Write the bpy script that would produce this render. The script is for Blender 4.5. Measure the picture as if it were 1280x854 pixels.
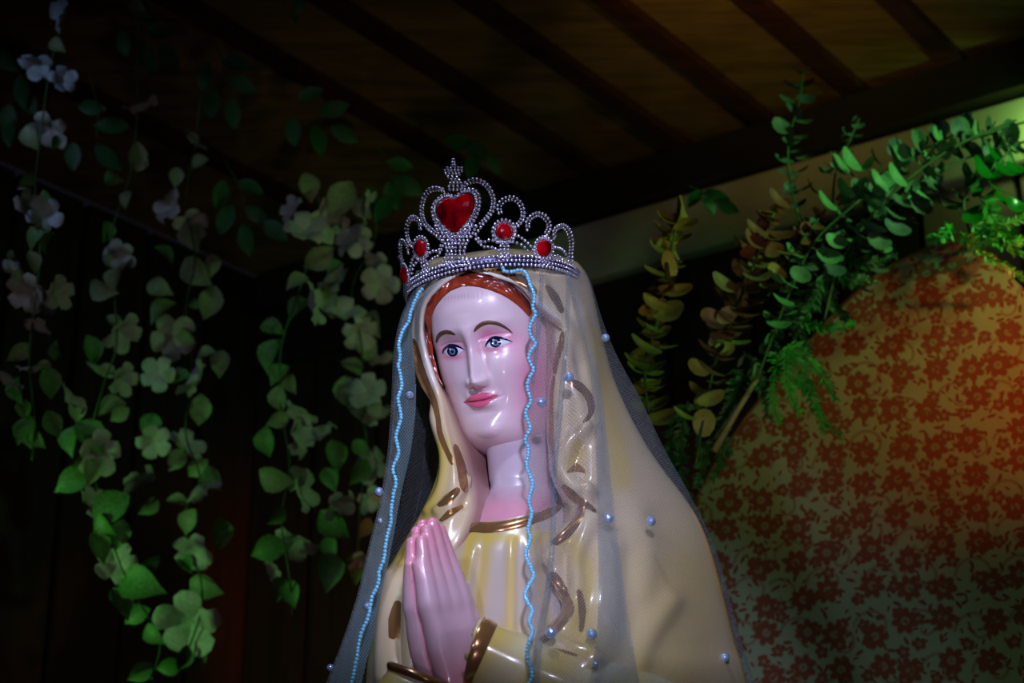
import bpy, math, random
import numpy as np
from mathutils import Vector, Matrix
from mathutils.bvhtree import BVHTree

scene = bpy.context.scene
for o in list(bpy.data.objects):
    bpy.data.objects.remove(o)
COL = scene.collection

# ------------------------------------------------------------------ camera
FPX, PITCH = 2300.0, math.radians(20.5)
CAM = np.array([0.0, -2.1, 1.4])
FW = np.array([0, math.cos(PITCH), math.sin(PITCH)])
UP = np.array([0, -math.sin(PITCH), math.cos(PITCH)])
cam_d = bpy.data.cameras.new('camera')
cam_d.sensor_width = 36.0
cam_d.lens = FPX / 1280 * 36
cam_d.clip_end = 60
cam_d.dof.use_dof = True
cam_d.dof.focus_distance = 2.19
cam_d.dof.aperture_fstop = 6.0
cam = bpy.data.objects.new('camera', cam_d)
cam.location = CAM
cam.rotation_euler = (math.pi / 2 + PITCH, 0, 0)
COL.objects.link(cam)
scene.camera = cam

# ------------------------------------------------------------------ world, lights, exposure
scene.view_settings.view_transform = 'Standard'
scene.view_settings.look = 'None'
scene.view_settings.gamma = 1
scene.view_settings.use_curve_mapping = False
scene.view_settings.exposure = 0.0
world = bpy.data.worlds.new('night')
scene.world = world
world.use_nodes = True
world.node_tree.nodes['Background'].inputs[0].default_value = (0.3, 0.3, 0.45, 1)
world.node_tree.nodes['Background'].inputs[1].default_value = 0.012


def lamp(name, kind, loc, target, power, color, size=0.2, spot=60, blend=0.6, sy=None):
    d = bpy.data.lights.new(name, kind)
    d.energy = power
    d.color = color
    if kind == 'AREA':
        d.size = size
        if sy:
            d.shape = 'RECTANGLE'
            d.size_y = sy
    elif kind == 'SPOT':
        d.spot_size = math.radians(spot)
        d.spot_blend = blend
        d.shadow_soft_size = size
    else:
        d.shadow_soft_size = size
    o = bpy.data.objects.new(name, d)
    o.location = loc
    o.rotation_euler = (Vector(target) - Vector(loc)).to_track_quat('-Z', 'Y').to_euler()
    COL.objects.link(o)
    return o


BEAM_LAMP, BEAM_AIM = (1.155, 1.465, 3.255), (1.10, 1.60, 3.275)
lamp('ceiling_spotlight', 'SPOT', (-0.20, -0.75, 3.40), (0.02, 0, 2.05), 38, (0.66, 0.76, 1.0), 0.04, 36, 0.6)
lamp('front_floodlight', 'SPOT', (0.12, -1.85, 2.35), (0.06, 0, 2.00), 94, (0.66, 0.66, 1.0), 0.04, 21.5, 0.45)
lamp('side_fill_light', 'SPOT', (-0.55, -1.70, 2.20), (-0.03, 0, 2.02), 26, (0.66, 0.72, 1.0), 0.04, 22, 0.5)  # added fill light to model the left tulle and the hands
lamp('altar_floodlight', 'SPOT', (0.10, -1.25, 1.32), (-0.02, 0, 2.05), 3.5, (0.80, 0.74, 1.0), 0.04, 34, 0.7)
lamp('green_led_vines', 'SPOT', (-1.42, 0.72, 2.02), (-1.02, 1.25, 2.08), 15, (0.28, 1.0, 0.24), 0.05, 80, 1.0)
lamp('neutral_fill_vines', 'SPOT', (-0.9, -0.6, 1.5), (-0.8, 1.4, 2.6), 4.2, (1.0, 0.86, 0.72), 0.05, 45, 0.9)  # added neutral fill that lifts the garland flowers
lamp('blue_led_vines', 'SPOT', (-1.25, 0.5, 3.1), (-1.05, 1.15, 2.90), 3.2, (0.42, 0.66, 1.0), 0.04, 80, 0.8)
lamp('green_led_beam', 'SPOT', tuple(BEAM_LAMP), tuple(BEAM_AIM), 1.1, (0.40, 1.0, 0.16), 0.02, 130, 0.8)
lamp('green_led_foliage', 'SPOT', (1.25, 0.35, 3.0), (0.55, 0.95, 2.70), 20.0, (0.34, 1.0, 0.30), 0.03, 58, 0.9)
lamp('orange_led_panel', 'SPOT', (1.50, 0.05, 2.65), (1.0, 0.8, 2.47), 95, (1.0, 0.25, 0.03), 0.04, 38, 1.0)
lamp('neutral_fill_panel', 'SPOT', (0.7, -0.8, 1.5), (0.58, 1.0, 2.40), 8.5, (0.82, 1.0, 0.68), 0.05, 58, 0.8)  # added fill brightening the floral panel and the leaves beside it
lamp('amber_fill_foliage', 'SPOT', (0.55, -0.30, 1.6), (0.25, 0.72, 2.42), 7.0, (1.0, 0.84, 0.40), 0.03, 30, 0.9)  # unseen warm fill added below the frame for the golden and rust eucalyptus
lamp('amber_ceiling_lamp', 'SPOT', (0.36, 0.45, 3.06), (0.52, 1.20, 3.5), 15, (1.0, 0.70, 0.18), 0.05, 54, 1.0)


# ------------------------------------------------------------------ helpers
def proj(P):
    r = np.asarray(P) - CAM
    d = r @ FW
    return np.stack([640 + FPX * r[..., 0] / d, 427 - FPX * (r @ UP) / d], -1)


def ray(px, py):
    px, py = np.asarray(px, float), np.asarray(py, float)
    return FW + ((px - 640) / FPX)[..., None] * np.array([1, 0, 0]) + ((427 - py) / FPX)[..., None] * UP


def at(px, py, Y):
    d = ray(px, py)
    t = (np.asarray(Y, float) - CAM[1]) / d[..., 1]
    return CAM + d * t[..., None]


def at_z(px, py, z):
    d = ray(px, py)
    return CAM + d * ((z - CAM[2]) / d[2])


def cat(P, n, closed=False):
    """Catmull-Rom resample of control array (N, ...) to n samples along axis 0."""
    P = np.asarray(P, float)
    N = len(P)
    if closed:
        t = np.linspace(0, N, n, endpoint=False)
        i = np.floor(t).astype(int)
        idx = [(i + k) % N for k in (-1, 0, 1, 2)]
    else:
        t = np.linspace(0, N - 1, n)
        i = np.minimum(np.floor(t).astype(int), N - 2)
        idx = [np.clip(i + k, 0, N - 1) for k in (-1, 0, 1, 2)]
    f = (t - i).reshape((-1,) + (1,) * (P.ndim - 1))
    a, b, c, d = (P[k] for k in idx)
    return 0.5 * (2 * b + (c - a) * f + (2 * a - 5 * b + 4 * c - d) * f ** 2 + (3 * b - a - 3 * c + d) * f ** 3)


def lin(P, n):
    P = np.asarray(P, float)
    s = np.r_[0, np.cumsum(np.linalg.norm(np.diff(P, axis=0), axis=1))]
    q = np.linspace(0, s[-1], n)
    return np.stack([np.interp(q, s, P[:, k]) for k in range(P.shape[1])], 1)


def arclen(P, step):
    P = np.asarray(P, float)
    L = np.linalg.norm(np.diff(P, axis=0), axis=1).sum()
    return lin(P, max(2, int(round(L / step)) + 1))


def grid_faces(nr, nc, wrap=False):
    r, c = np.meshgrid(np.arange(nr - 1), np.arange(nc if wrap else nc - 1), indexing='ij')
    a = r * nc + c
    b = r * nc + (c + 1) % nc
    return np.stack([a, b, b + nc, a + nc], -1).reshape(-1, 4)


def mesh(name, V, F, mat, smooth=True):
    V = np.asarray(V, float).reshape(-1, 3)
    me = bpy.data.meshes.new(name)
    if isinstance(F, np.ndarray) and F.ndim == 2:
        k = F.shape[1]
        me.vertices.add(len(V))
        me.vertices.foreach_set('co', V.ravel())
        me.loops.add(F.size)
        me.loops.foreach_set('vertex_index', F.ravel().astype(np.int32))
        me.polygons.add(len(F))
        me.polygons.foreach_set('loop_start', np.arange(0, F.size, k, dtype=np.int32))
        me.update(calc_edges=True)
        me.validate()
    else:
        me.from_pydata([tuple(v) for v in V], [], [tuple(int(i) for i in f) for f in F])
        me.update()
    if smooth:
        me.polygons.foreach_set('use_smooth', np.ones(len(me.polygons), bool))
    if mat:
        me.materials.append(mat)
    return me


def obj(name, me, parent=None):
    o = bpy.data.objects.new(name, me)
    COL.objects.link(o)
    if parent is not None:
        o.parent = parent
        o.matrix_parent_inverse = Matrix.Translation(-parent_world(parent))
    return o


def parent_world(p):
    return Vector((0, 0, 0)) if p.parent else Vector(p.location)


def part(name, V, F, mat, parent, smooth=True):
    return obj(name, mesh(name, V, F, mat, smooth), parent)


def thing(name, label, category, loc=(0, 0, 0), group=None):
    o = bpy.data.objects.new(name, None)
    o.empty_display_size = 0.02
    COL.objects.link(o)
    o.location = loc
    tag(o, label, category, group)
    return o


def tag(o, label, category, group=None):
    o['label'] = label
    o['category'] = category
    if group:
        o['group'] = group
    return o


def structure(o):
    o['kind'] = 'structure'
    return o


def S(r, g, b):
    return tuple(((c / 255) / 12.92 if c / 255 <= 0.04045 else ((c / 255 + 0.055) / 1.055) ** 2.4) for c in (r, g, b))


def mat(name, col, rough=0.5, metal=0.0, coat=0.0, noise=0.0, nscale=20.0, col2=None, bump=0.0, bscale=60, attr=None,
        trans=0.0, sss=0.0):
    m = bpy.data.materials.new(name)
    m.use_nodes = True
    nt = m.node_tree
    b = nt.nodes['Principled BSDF']
    b.inputs['Base Color'].default_value = (*col, 1)
    b.inputs['Roughness'].default_value = rough
    b.inputs['Metallic'].default_value = metal
    b.inputs['Coat Weight'].default_value = coat
    b.inputs['Coat Roughness'].default_value = 0.06
    b.inputs['Transmission Weight'].default_value = trans
    src = None
    if attr:
        a = nt.nodes.new('ShaderNodeAttribute')
        a.attribute_name = attr
        src = a.outputs['Color']
        nt.links.new(src, b.inputs['Base Color'])
    if noise > 0:
        tc = nt.nodes.new('ShaderNodeTexCoord')
        n = nt.nodes.new('ShaderNodeTexNoise')
        n.inputs['Scale'].default_value = nscale
        n.inputs['Detail'].default_value = 4
        nt.links.new(tc.outputs['Object'], n.inputs['Vector'])
        mx = nt.nodes.new('ShaderNodeMix')
        mx.data_type = 'RGBA'
        ramp = nt.nodes.new('ShaderNodeMapRange')
        ramp.inputs['From Min'].default_value = 0.35
        ramp.inputs['From Max'].default_value = 0.65
        ramp.inputs['To Max'].default_value = noise
        nt.links.new(n.outputs['Fac'], ramp.inputs['Value'])
        nt.links.new(ramp.outputs['Result'], mx.inputs['Factor'])
        mx.inputs['A'].default_value = (*col, 1)
        if src:
            nt.links.new(src, mx.inputs['A'])
        mx.inputs['B'].default_value = (*(col2 or col), 1)
        nt.links.new(mx.outputs['Result'], b.inputs['Base Color'])
    if bump > 0:
        tc = nt.nodes.new('ShaderNodeTexCoord')
        n = nt.nodes.new('ShaderNodeTexNoise')
        n.inputs['Scale'].default_value = bscale
        nt.links.new(tc.outputs['Object'], n.inputs['Vector'])
        bp = nt.nodes.new('ShaderNodeBump')
        bp.inputs['Strength'].default_value = bump
        bp.inputs['Distance'].default_value = 0.01
        nt.links.new(n.outputs['Fac'], bp.inputs['Height'])
        nt.links.new(bp.outputs['Normal'], b.inputs['Normal'])
    return m


def set_colors(me, rgb):
    a = me.color_attributes.new('paint', 'FLOAT_COLOR', 'POINT')
    a.data.foreach_set('color', np.c_[rgb, np.ones(len(rgb))].astype(np.float32).ravel())


def bvh_of(objs):
    V, F = [], []
    n = 0
    for o in objs:
        me = o.data
        co = np.empty(len(me.vertices) * 3)
        me.vertices.foreach_get('co', co)
        V += [Vector(v) for v in co.reshape(-1, 3)]
        F += [[i + n for i in p.vertices] for p in me.polygons]
        n = len(V)
    return BVHTree.FromPolygons(V, F)


def cast(bvh, px, py):
    d = Vector(ray(px, py)).normalized()
    loc, nor, idx, dist = bvh.ray_cast(Vector(CAM), d)
    if loc is None:
        p = Vector(at(px, py, -0.02))
        for _ in range(6):
            loc, nor, idx, dist = bvh.find_nearest(p)
            p = Vector(CAM) + d * (loc - Vector(CAM)).dot(d)
        return np.array(p), np.array(-d * 0.4 + nor * 0.6), (p - Vector(CAM)).length
    if nor.dot(d) > 0:
        nor = -nor
    return np.array(loc), np.array(nor), dist


ICO = None


def ico(sub=1):
    import bmesh
    bm = bmesh.new()
    bmesh.ops.create_icosphere(bm, subdivisions=sub, radius=1)
    V = np.array([v.co[:] for v in bm.verts])
    F = np.array([[v.index for v in f.verts] for f in bm.faces])
    bm.free()
    return V, F


def beads(C, R, sub=1):
    v, f = ico(sub)
    C = np.asarray(C, float)
    R = np.broadcast_to(np.asarray(R, float), (len(C),))
    V = (C[:, None] + v[None] * R[:, None, None]).reshape(-1, 3)
    F = (f[None] + (np.arange(len(C)) * len(v))[:, None, None]).reshape(-1, 3)
    return V, F


def tube(P, R, seg=8):
    P = np.asarray(P, float)
    R = np.broadcast_to(np.asarray(R, float), (len(P),))
    T = np.gradient(P, axis=0)
    T /= np.linalg.norm(T, axis=1)[:, None] + 1e-12
    ref = np.array([0.31, 0.9, 0.29])
    A = np.cross(T, ref)
    A /= np.linalg.norm(A, axis=1)[:, None] + 1e-12
    B = np.cross(T, A)
    th = np.linspace(0, 2 * np.pi, seg, endpoint=False)
    V = P[:, None] + R[:, None, None] * (np.cos(th)[None, :, None] * A[:, None] + np.sin(th)[None, :, None] * B[:, None])
    n = len(P)
    F = [tuple(q) for q in grid_faces(n, seg, True)]
    F.append(tuple(range(seg))[::-1])
    F.append(tuple((n - 1) * seg + k for k in range(seg)))
    return V.reshape(-1, 3), F


def surface_nets(fn, lo, hi, h):
    """Mesh the zero level of a distance field, negative inside."""
    lo, hi = np.array(lo, float), np.array(hi, float)
    n = np.ceil((hi - lo) / h).astype(int) + 1
    ax = [lo[k] + np.arange(n[k]) * h for k in range(3)]
    G = np.stack(np.meshgrid(*ax, indexing='ij'), -1)
    D = fn(G.reshape(-1, 3)).reshape(n)
    s = D < 0
    acc = np.zeros(tuple(n - 1) + (3,))
    cnt = np.zeros(tuple(n - 1))
    corners = [(i, j, k) for i in (0, 1) for j in (0, 1) for k in (0, 1)]

    def sl(c):
        return tuple(slice(c[k], n[k] - 1 + c[k]) for k in range(3))
    for c in corners:
        for a in range(3):
            if c[a] == 0:
                e = list(c)
                e[a] = 1
                d0, d1 = D[sl(c)], D[sl(e)]
                m = (d0 < 0) != (d1 < 0)
                t = np.where(m, d0 / np.where(m, d0 - d1, 1), 0)
                p = np.zeros(d0.shape + (3,))
                p[...] = c
                p[..., a] += t
                acc += p * m[..., None]
                cnt += m
    act = cnt > 0
    idx = -np.ones(act.shape, int)
    idx[act] = np.arange(act.sum())
    base = np.stack(np.meshgrid(*[np.arange(k - 1) for k in n], indexing='ij'), -1)
    V = lo + h * (base[act] + acc[act] / cnt[act][:, None])
    F = []
    for a in range(3):
        b, c = (a + 1) % 3, (a + 2) % 3
        lo_s = [slice(1, n[k] - 1) for k in range(3)]
        lo_s[a] = slice(0, n[a] - 1)
        hi_s = list(lo_s)
        hi_s[a] = slice(1, n[a])
        s0, s1 = s[tuple(lo_s)], s[tuple(hi_s)]
        m = s0 != s1
        I = np.argwhere(m)
        fl = s0[m]
        I = I + np.array([0 if k == a else 1 for k in range(3)])
        q = []
        for db, dc in ((0, 0), (-1, 0), (-1, -1), (0, -1)):
            J = I.copy()
            J[:, b] += db
            J[:, c] += dc
            q.append(idx[J[:, 0], J[:, 1], J[:, 2]])
        q = np.stack(q, 1)
        q[~fl] = q[~fl][:, ::-1]
        F.append(q)
    return V, np.concatenate(F)

# ================================================================== room
ZC = 3.5
AZ = math.radians(36)
D1 = np.array([math.sin(AZ), math.cos(AZ), 0])
D2 = np.array([math.cos(AZ), -math.sin(AZ), 0])
ZU = np.array([0, 0, 1.0])


def box_v(o_, a, b, c):
    """box from corner o_ with edge vectors a, b, c"""
    V = [o_ + i * a + j * b + k * c for i in (0, 1) for j in (0, 1) for k in (0, 1)]
    F = [(0, 1, 3, 2), (4, 6, 7, 5), (0, 4, 5, 1), (2, 3, 7, 6), (0, 2, 6, 4), (1, 5, 7, 3)]
    return np.array(V), F


def wood(name, c1, c2, rough, axis_scale):
    m = mat(name, c1, rough)
    nt = m.node_tree
    tc = nt.nodes.new('ShaderNodeTexCoord')
    mp = nt.nodes.new('ShaderNodeMapping')
    mp.inputs['Rotation'].default_value = (0, 0, -(math.pi / 2 - AZ))
    mp.inputs['Scale'].default_value = axis_scale
    n = nt.nodes.new('ShaderNodeTexNoise')
    n.inputs['Scale'].default_value = 6
    n.inputs['Detail'].default_value = 6
    n.inputs['Distortion'].default_value = 1.2
    mx = nt.nodes.new('ShaderNodeMix')
    mx.data_type = 'RGBA'
    mx.inputs['A'].default_value = (*c1, 1)
    mx.inputs['B'].default_value = (*c2, 1)
    mr = nt.nodes.new('ShaderNodeMapRange')
    mr.inputs['From Min'].default_value = .35
    mr.inputs['From Max'].default_value = .65
    nt.links.new(tc.outputs['Object'], mp.inputs['Vector'])
    nt.links.new(mp.outputs['Vector'], n.inputs['Vector'])
    nt.links.new(n.outputs['Fac'], mr.inputs['Value'])
    nt.links.new(mr.outputs['Result'], mx.inputs['Factor'])
    nt.links.new(mx.outputs['Result'], nt.nodes['Principled BSDF'].inputs['Base Color'])
    return m


M_ceil = wood('amber_brown_boards', S(136, 106, 58), S(104, 78, 42), .45, (.6, 5, 5))
M_batten = wood('dark_brown_batten', S(74, 34, 26), S(46, 20, 16), .5, (.6, 5, 5))
M_plank = wood('dark_red_brown_planks', S(52, 23, 16), S(32, 14, 11), .6, (5, 5, .5))
M_beam = mat('grey_white_paint', S(186, 176, 172), .5, noise=.4, nscale=8, col2=S(160, 150, 150))
M_wallr = mat('dusty_rose_plaster', S(150, 118, 122), .8, noise=.5, nscale=6, col2=S(128, 104, 108))
M_black = mat('black_stained_wood_and_shade', S(22, 14, 12), .6, noise=.5, nscale=12, col2=S(12, 8, 7))
M_floor = mat('grey_floor_tile', S(110, 104, 100), .4, noise=.5, nscale=5, col2=S(84, 80, 78))

PL = at_z(0, 205, ZC)              # on the left wall line
PB = at_z(874, 237, 3.36)          # top of the cornice beam
nL, nR_ = PL @ D2, PB @ D1         # wall_left: P.D2 = nL ; wall_right: P.D1 = nR_
corner = D2 * nL + D1 * (nR_ + .06)


def cpt(u, w, z):                  # u along D1, w along D2
    return D1 * u + D2 * w + np.array([0, 0, z])


U1 = nR_ + .06
# floor
V, F = box_v(cpt(-5, nL, -.05), D1 * (U1 + 5), D2 * 6, ZU * .05)
structure(part('floor', V, F, M_floor, None, False))
# ceiling with separate boards and battens
V, F = box_v(cpt(-5, nL, ZC + .03), D1 * (U1 + 5), D2 * 6, ZU * .04)
CEIL = structure(part('ceiling', V, F, M_batten, None, False))
lines = [at_z(x, y, ZC) @ D2 for x, y in ((112, 113), (389, 92), (572, 97), (723, 86), (865, 72), (1023, 65), (1157, 34))]
ws = [lines[0] - (lines[1] - lines[0]) * k for k in (2, 1)] + lines
while ws[-1] < nL + 3.4:
    ws.append(ws[-1] + .30)
ws = [w for w in ws if w > nL + .03]
edges = [nL] + ws + [nL + 6]
for w in ws:
    V, F = box_v(cpt(-1.2, w - .024, ZC - .028), D1 * (U1 + 1.2), D2 * .048, ZU * .058)
    part('batten', V, F, M_batten, CEIL, False)
for a, b in zip(edges[:-1], edges[1:]):
    V, F = box_v(cpt(-1.2, a + .02, ZC - random.Random(int(a * 999)).uniform(0, .004)), D1 * (U1 + 1.2), D2 * (b - a - .04), ZU * .03)
    part('ceiling_board', V, F, M_ceil, CEIL, False)
# left wall of vertical planks
V, F = box_v(cpt(-5, nL - .1, 0), D1 * (U1 + 5), D2 * .07, ZU * ZC)
WL = structure(part('wall_left', V, F, M_black, None, False))
pw = .235
k = 0
u = U1 - .01
rr = random.Random(4)
while u > U1 - 4.2:
    V, F = box_v(cpt(u - pw + .022, nL - .03, 0), D1 * (pw - .022), D2 * (.03 + rr.uniform(0, .006)), ZU * (ZC - .002))
    part('plank', V, F, M_plank, WL, False)
    u -= pw
# right wall, its dark top board and the pale cornice beam
V, F = box_v(cpt(U1, nL, 0), D1 * .1, D2 * 6, ZU * ZC)
WR = structure(part('wall_right', V, F, M_black, None, False))
wr0 = at_z(1085, 240, 3.1) @ D2
u = nL + .01
while u < nL + 5:
    wd = min(pw, wr0 - u) if u < wr0 else pw
    V, F = box_v(cpt(U1 - .02, u, 0), D1 * .02, D2 * (wd - .02), ZU * 3.2)
    part('plank', V, F, M_plank if u < wr0 else M_wallr, WR, False)
    u += wd
V, F = box_v(cpt(U1 - .10, nL, 3.365), D1 * .10, D2 * 6, ZU * (ZC - .03 - 3.365))
structure(part('trim_1', V, F, M_black, None, False))
wb0 = at_z(560, 330, 3.3) @ D2
V, F = box_v(cpt(U1 - .06, wb0, 3.20), D1 * .06, D2 * (nL + 6 - wb0), ZU * .16)
b = structure(part('trim_2', V, F, M_beam, None, False))
bv = b.modifiers.new('bevel', 'BEVEL')
bv.width = .006
V, F = box_v(cpt(U1 - .06, nL, 3.20), D1 * .06, D2 * (wb0 - nL), ZU * .16)
structure(part('trim_3', V, F, M_black, None, False))  # rest of the beam, coloured black in place of its unlit end
# draped pedestal the statue stands on (below the picture)
M_cloth = mat('white_altar_cloth', S(220, 214, 206), .8, noise=.3, nscale=9, col2=S(200, 194, 186))
ped = thing('altar_pedestal', 'white pedestal under the praying statue', 'pedestal', (0.03, 0.02, 0))
V, F = box_v(np.array([-.27, -.24, 0]), np.array([.60, 0, 0]), np.array([0, .5, 0]), ZU * 1.27)
part('body', V, F, M_cloth, ped, False)
V, F = box_v(np.array([-.31, -.28, 1.27]), np.array([.68, 0, 0]), np.array([0, .58, 0]), ZU * .035)
part('top', V, F, M_cloth, ped, False)


# ================================================================== statue
M_skin = mat('painted_skin', S(236, 208, 212), 0.3, coat=0.4, attr='paint')
M_cream = mat('cream_glaze', S(214, 200, 160), 0.25, coat=0.5, attr='paint')
M_gold = mat('gold_paint', S(174, 128, 72), 0.22, metal=0.6, coat=.4, noise=0.6, nscale=30, col2=S(128, 84, 70))
M_hair = mat('chestnut_hair_paint', S(140, 48, 24), 0.18, coat=0.5, noise=0.3, nscale=45, col2=S(90, 24, 16), attr='paint')
M_lip = mat('rose_lip_paint', S(236, 110, 146), 0.2, coat=0.5, noise=0.4, nscale=60, col2=S(220, 84, 124))
M_brow = mat('brown_brow_paint', S(92, 62, 40), 0.4, noise=0.4, nscale=120, col2=S(120, 88, 58))
M_eyewhite = mat('eye_white_paint', S(236, 238, 248), 0.12, coat=0.8, noise=0.2, nscale=50, col2=S(220, 222, 240))
M_navy = mat('navy_eye_paint', S(16, 18, 46), 0.15, coat=0.6, noise=0.2, nscale=50, col2=S(30, 30, 60))
M_iris = mat('pale_blue_iris_paint', S(128, 154, 190), 0.15, coat=0.6, noise=0.6, nscale=300, col2=S(70, 96, 140))

STATUE = thing('praying_statue', 'glossy cream and gold painted statue of a veiled woman praying', 'statue', (0.03, 0.0, 1.15))

# ---- head
HY, HP, HR = (math.radians(a) for a in (-24.44, 25.49, -1.66))
HS, HC = 0.93562, np.array([-0.0207, 0, 2.18619])
RH = np.array(Matrix.Rotation(HY, 3, 'Z') @ Matrix.Rotation(HP, 3, 'X') @ Matrix.Rotation(HR, 3, 'Y'))
nz_, nt_ = 420, 420


def head_world(P):
    return (P * HS) @ RH.T + HC


kz = [-.1285, -.127, -.124, -.118, -.1085, -.096, -.079, -.060, -.040, -.02, 0, .03, .06, .085, .105, .112]
ka = [.012, .026, .037, .047, .0545, .0605, .0660, .0705, .0735, .0755, .0765, .077, .074, .060, .030, .004]
kb = [.020, .045, .062, .075, .0815, .0815, .0795, .080, .0805, .0795, .078, .083, .080, .066, .035, .004]
tv = np.linspace(0, len(kz) - 1, nz_)
prof = cat(np.stack([kz, ka, kb], 1), nz_)
th = np.linspace(-2.3, 2.3, nt_)
Z = np.repeat(prof[:, :1], nt_, 1)
A_ = np.repeat(prof[:, 1:2], nt_, 1)
B_ = np.repeat(prof[:, 2:3], nt_, 1)
sn, cs = np.sin(th)[None], np.cos(th)[None]
e_ = 2 / 2.25
X = A_ * np.sign(sn) * np.abs(sn) ** e_
Yf = np.where(cs > 0, -B_ * np.abs(cs) ** e_, 0.085 * np.abs(cs) ** e_ * (B_ / 0.08))


def g(x0, z0, sx, sz, amp):
    return amp * np.exp(-((X - x0) / sx) ** 2 - ((Z - z0) / sz) ** 2)


front = np.clip(cs * 1.6, 0, 1)
D = np.zeros_like(X)
for s_ in (-1, 1):
    D += g(s_ * .031, .006, .019, .014, -.0085) + g(s_ * .031, .024, .022, .008, .002)
    D += g(s_ * .030, .001, .0150, .0085, .0060)
    lidz = .0105 - 6.0 * (np.abs(X) - .030) ** 2 * 1.2
    D += np.where(np.abs(np.abs(X) - .03) < .02, -.0012 * np.exp(-((Z - lidz) / .0016) ** 2), 0) * (np.sign(X) == s_)
    D += g(s_ * .0112, -.0435, .0052, .0056, .0065)
    D += g(s_ * .0075, -.0515, .0036, .0022, -.0045)
    D += g(s_ * .042, -.03, .024, .024, .0035)
    D += g(s_ * .026, -.062, .006, .008, -.0015)
nx0 = .0030 * np.clip((.02 - Z) / .06, 0, 1.2)
nh = np.interp(Z, [-.062, -.056, -.0525, -.050, -.0465, -.0425, -.036, -.028, -.015, 0, .015, .03, .045],
               [0, .002, .007, .013, .0195, .0225, .0215, .0180, .0130, .0095, .0065, .002, 0])
nw = np.interp(Z, [-.06, -.05, -.042, -.03, 0, .015, .03], [.008, .0088, .0090, .0080, .0075, .0085, .012])
D += nh * np.exp(-(np.abs(X - nx0) / nw) ** 2.3)
D += g(0, -.0575, .0035, .004, -.001)
mz = -.0685 + 2.6 * X ** 2
D += .0048 * np.exp(-((Z - (mz + .0048)) / .0042) ** 2 - (X / .019) ** 4)
D += .0055 * np.exp(-((Z - (mz - .0050)) / .0048) ** 2 - (X / .016) ** 4)
D += -.0030 * np.exp(-((Z - mz) / .0014) ** 2 - (X / .023) ** 4)
D += g(0, -.0845, .016, .0045, -.003) + g(.002, -.106, .018, .013, .005)
Yf = Yf - D * front
jaw = np.clip((-.045 - Z) / .05, 0, 1)
Z2 = Z + jaw * np.clip(Yf + .078, 0, .12) * -.42
HV = head_world(np.stack([X, Yf, Z2], -1).reshape(-1, 3))
face_me = mesh('face', HV, grid_faces(nz_, nt_), M_skin)
q = proj(HV)


def blob(x0, y0, sx, sy):
    return np.exp(-((q[:, 0] - x0) / sx) ** 2 - ((q[:, 1] - y0) / sy) ** 2)[:, None]


def mixc(c, col, w):
    return c * (1 - w) + np.array(col) * w


skin = np.tile(np.array(S(233, 207, 213)), (len(HV), 1))
pink = S(232, 128, 170)
skin = mixc(skin, pink, np.clip(blob(667, 478, 27, 52) * .75, 0, 1))
skin = mixc(skin, pink, np.clip(blob(625, 424, 24, 13) * .85 + blob(607, 420, 10, 12) * .5, 0, .85))
skin = mixc(skin, pink, np.clip(blob(565, 436, 18, 13) * .85, 0, .85))
skin = mixc(skin, S(226, 84, 132), np.clip(blob(566, 447, 14, 3) * .6 + blob(618, 438, 20, 3.5) * .6, 0, 1))
skin = mixc(skin, pink, np.clip(blob(558, 480, 10, 30) * .25 + blob(640, 560, 60, 12) * .15, 0, 1))
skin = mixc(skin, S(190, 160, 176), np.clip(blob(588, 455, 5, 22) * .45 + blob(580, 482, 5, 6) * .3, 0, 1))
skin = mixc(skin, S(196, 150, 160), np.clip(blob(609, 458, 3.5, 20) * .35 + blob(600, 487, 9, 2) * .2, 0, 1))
dot = (np.exp(-(((q[:, 1] - (371 + .0035 * (q[:, 0] - 580) ** 2)) / 3.2) ** 2)) *
       (.5 + .5 * np.sin(q[:, 0] * 1.55)) * (np.abs(q[:, 0] - 576) < 26))[:, None]
skin = mixc(skin, S(172, 140, 158), dot * .45)
set_colors(face_me, skin)
FACE = obj('face', face_me, STATUE)
BV = bvh_of([FACE])


def drape(top, bot, n, m, bulge, base, bvh, spline=True):
    """patch between two pixel curves laid on a surface, raised by base + bulge"""
    a = cat(np.array(top), n) if spline else lin(np.array(top), n)
    b = cat(np.array(bot), n) if spline else lin(np.array(bot), n)
    V = []
    last = None
    for i in range(n):
        for j in range(m):
            t = j / (m - 1)
            p = a[i] * (1 - t) + b[i] * t
            l, nn, d = cast(bvh, p[0], p[1])
            if l is None:
                l, nn = last
            last = (l, nn)
            u = i / (n - 1)
            w = min(1, 4 * min(u, 1 - u)) ** .5 * math.sin(math.pi * t) ** .6 if bulge else 0
            V.append(l + nn * (base + bulge * w))
    return np.array(V), grid_faces(n, m)


def stroke(P, W, bvh, n=40, m=5, bulge=.0005, base=.0003):
    P = cat(np.array(P), n)
    W = np.interp(np.linspace(0, 1, n), np.linspace(0, 1, len(W)), W) * np.clip(np.minimum(np.linspace(0, 1, n), np.linspace(1, 0, n)) * 14, .15, 1) ** .5
    T = np.gradient(P, axis=0)
    T /= np.linalg.norm(T, axis=1)[:, None]
    N = np.stack([-T[:, 1], T[:, 0]], 1)
    return drape(P - N * W[:, None] / 2, P + N * W[:, None] / 2, n, m, bulge, base, bvh, False)


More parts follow.
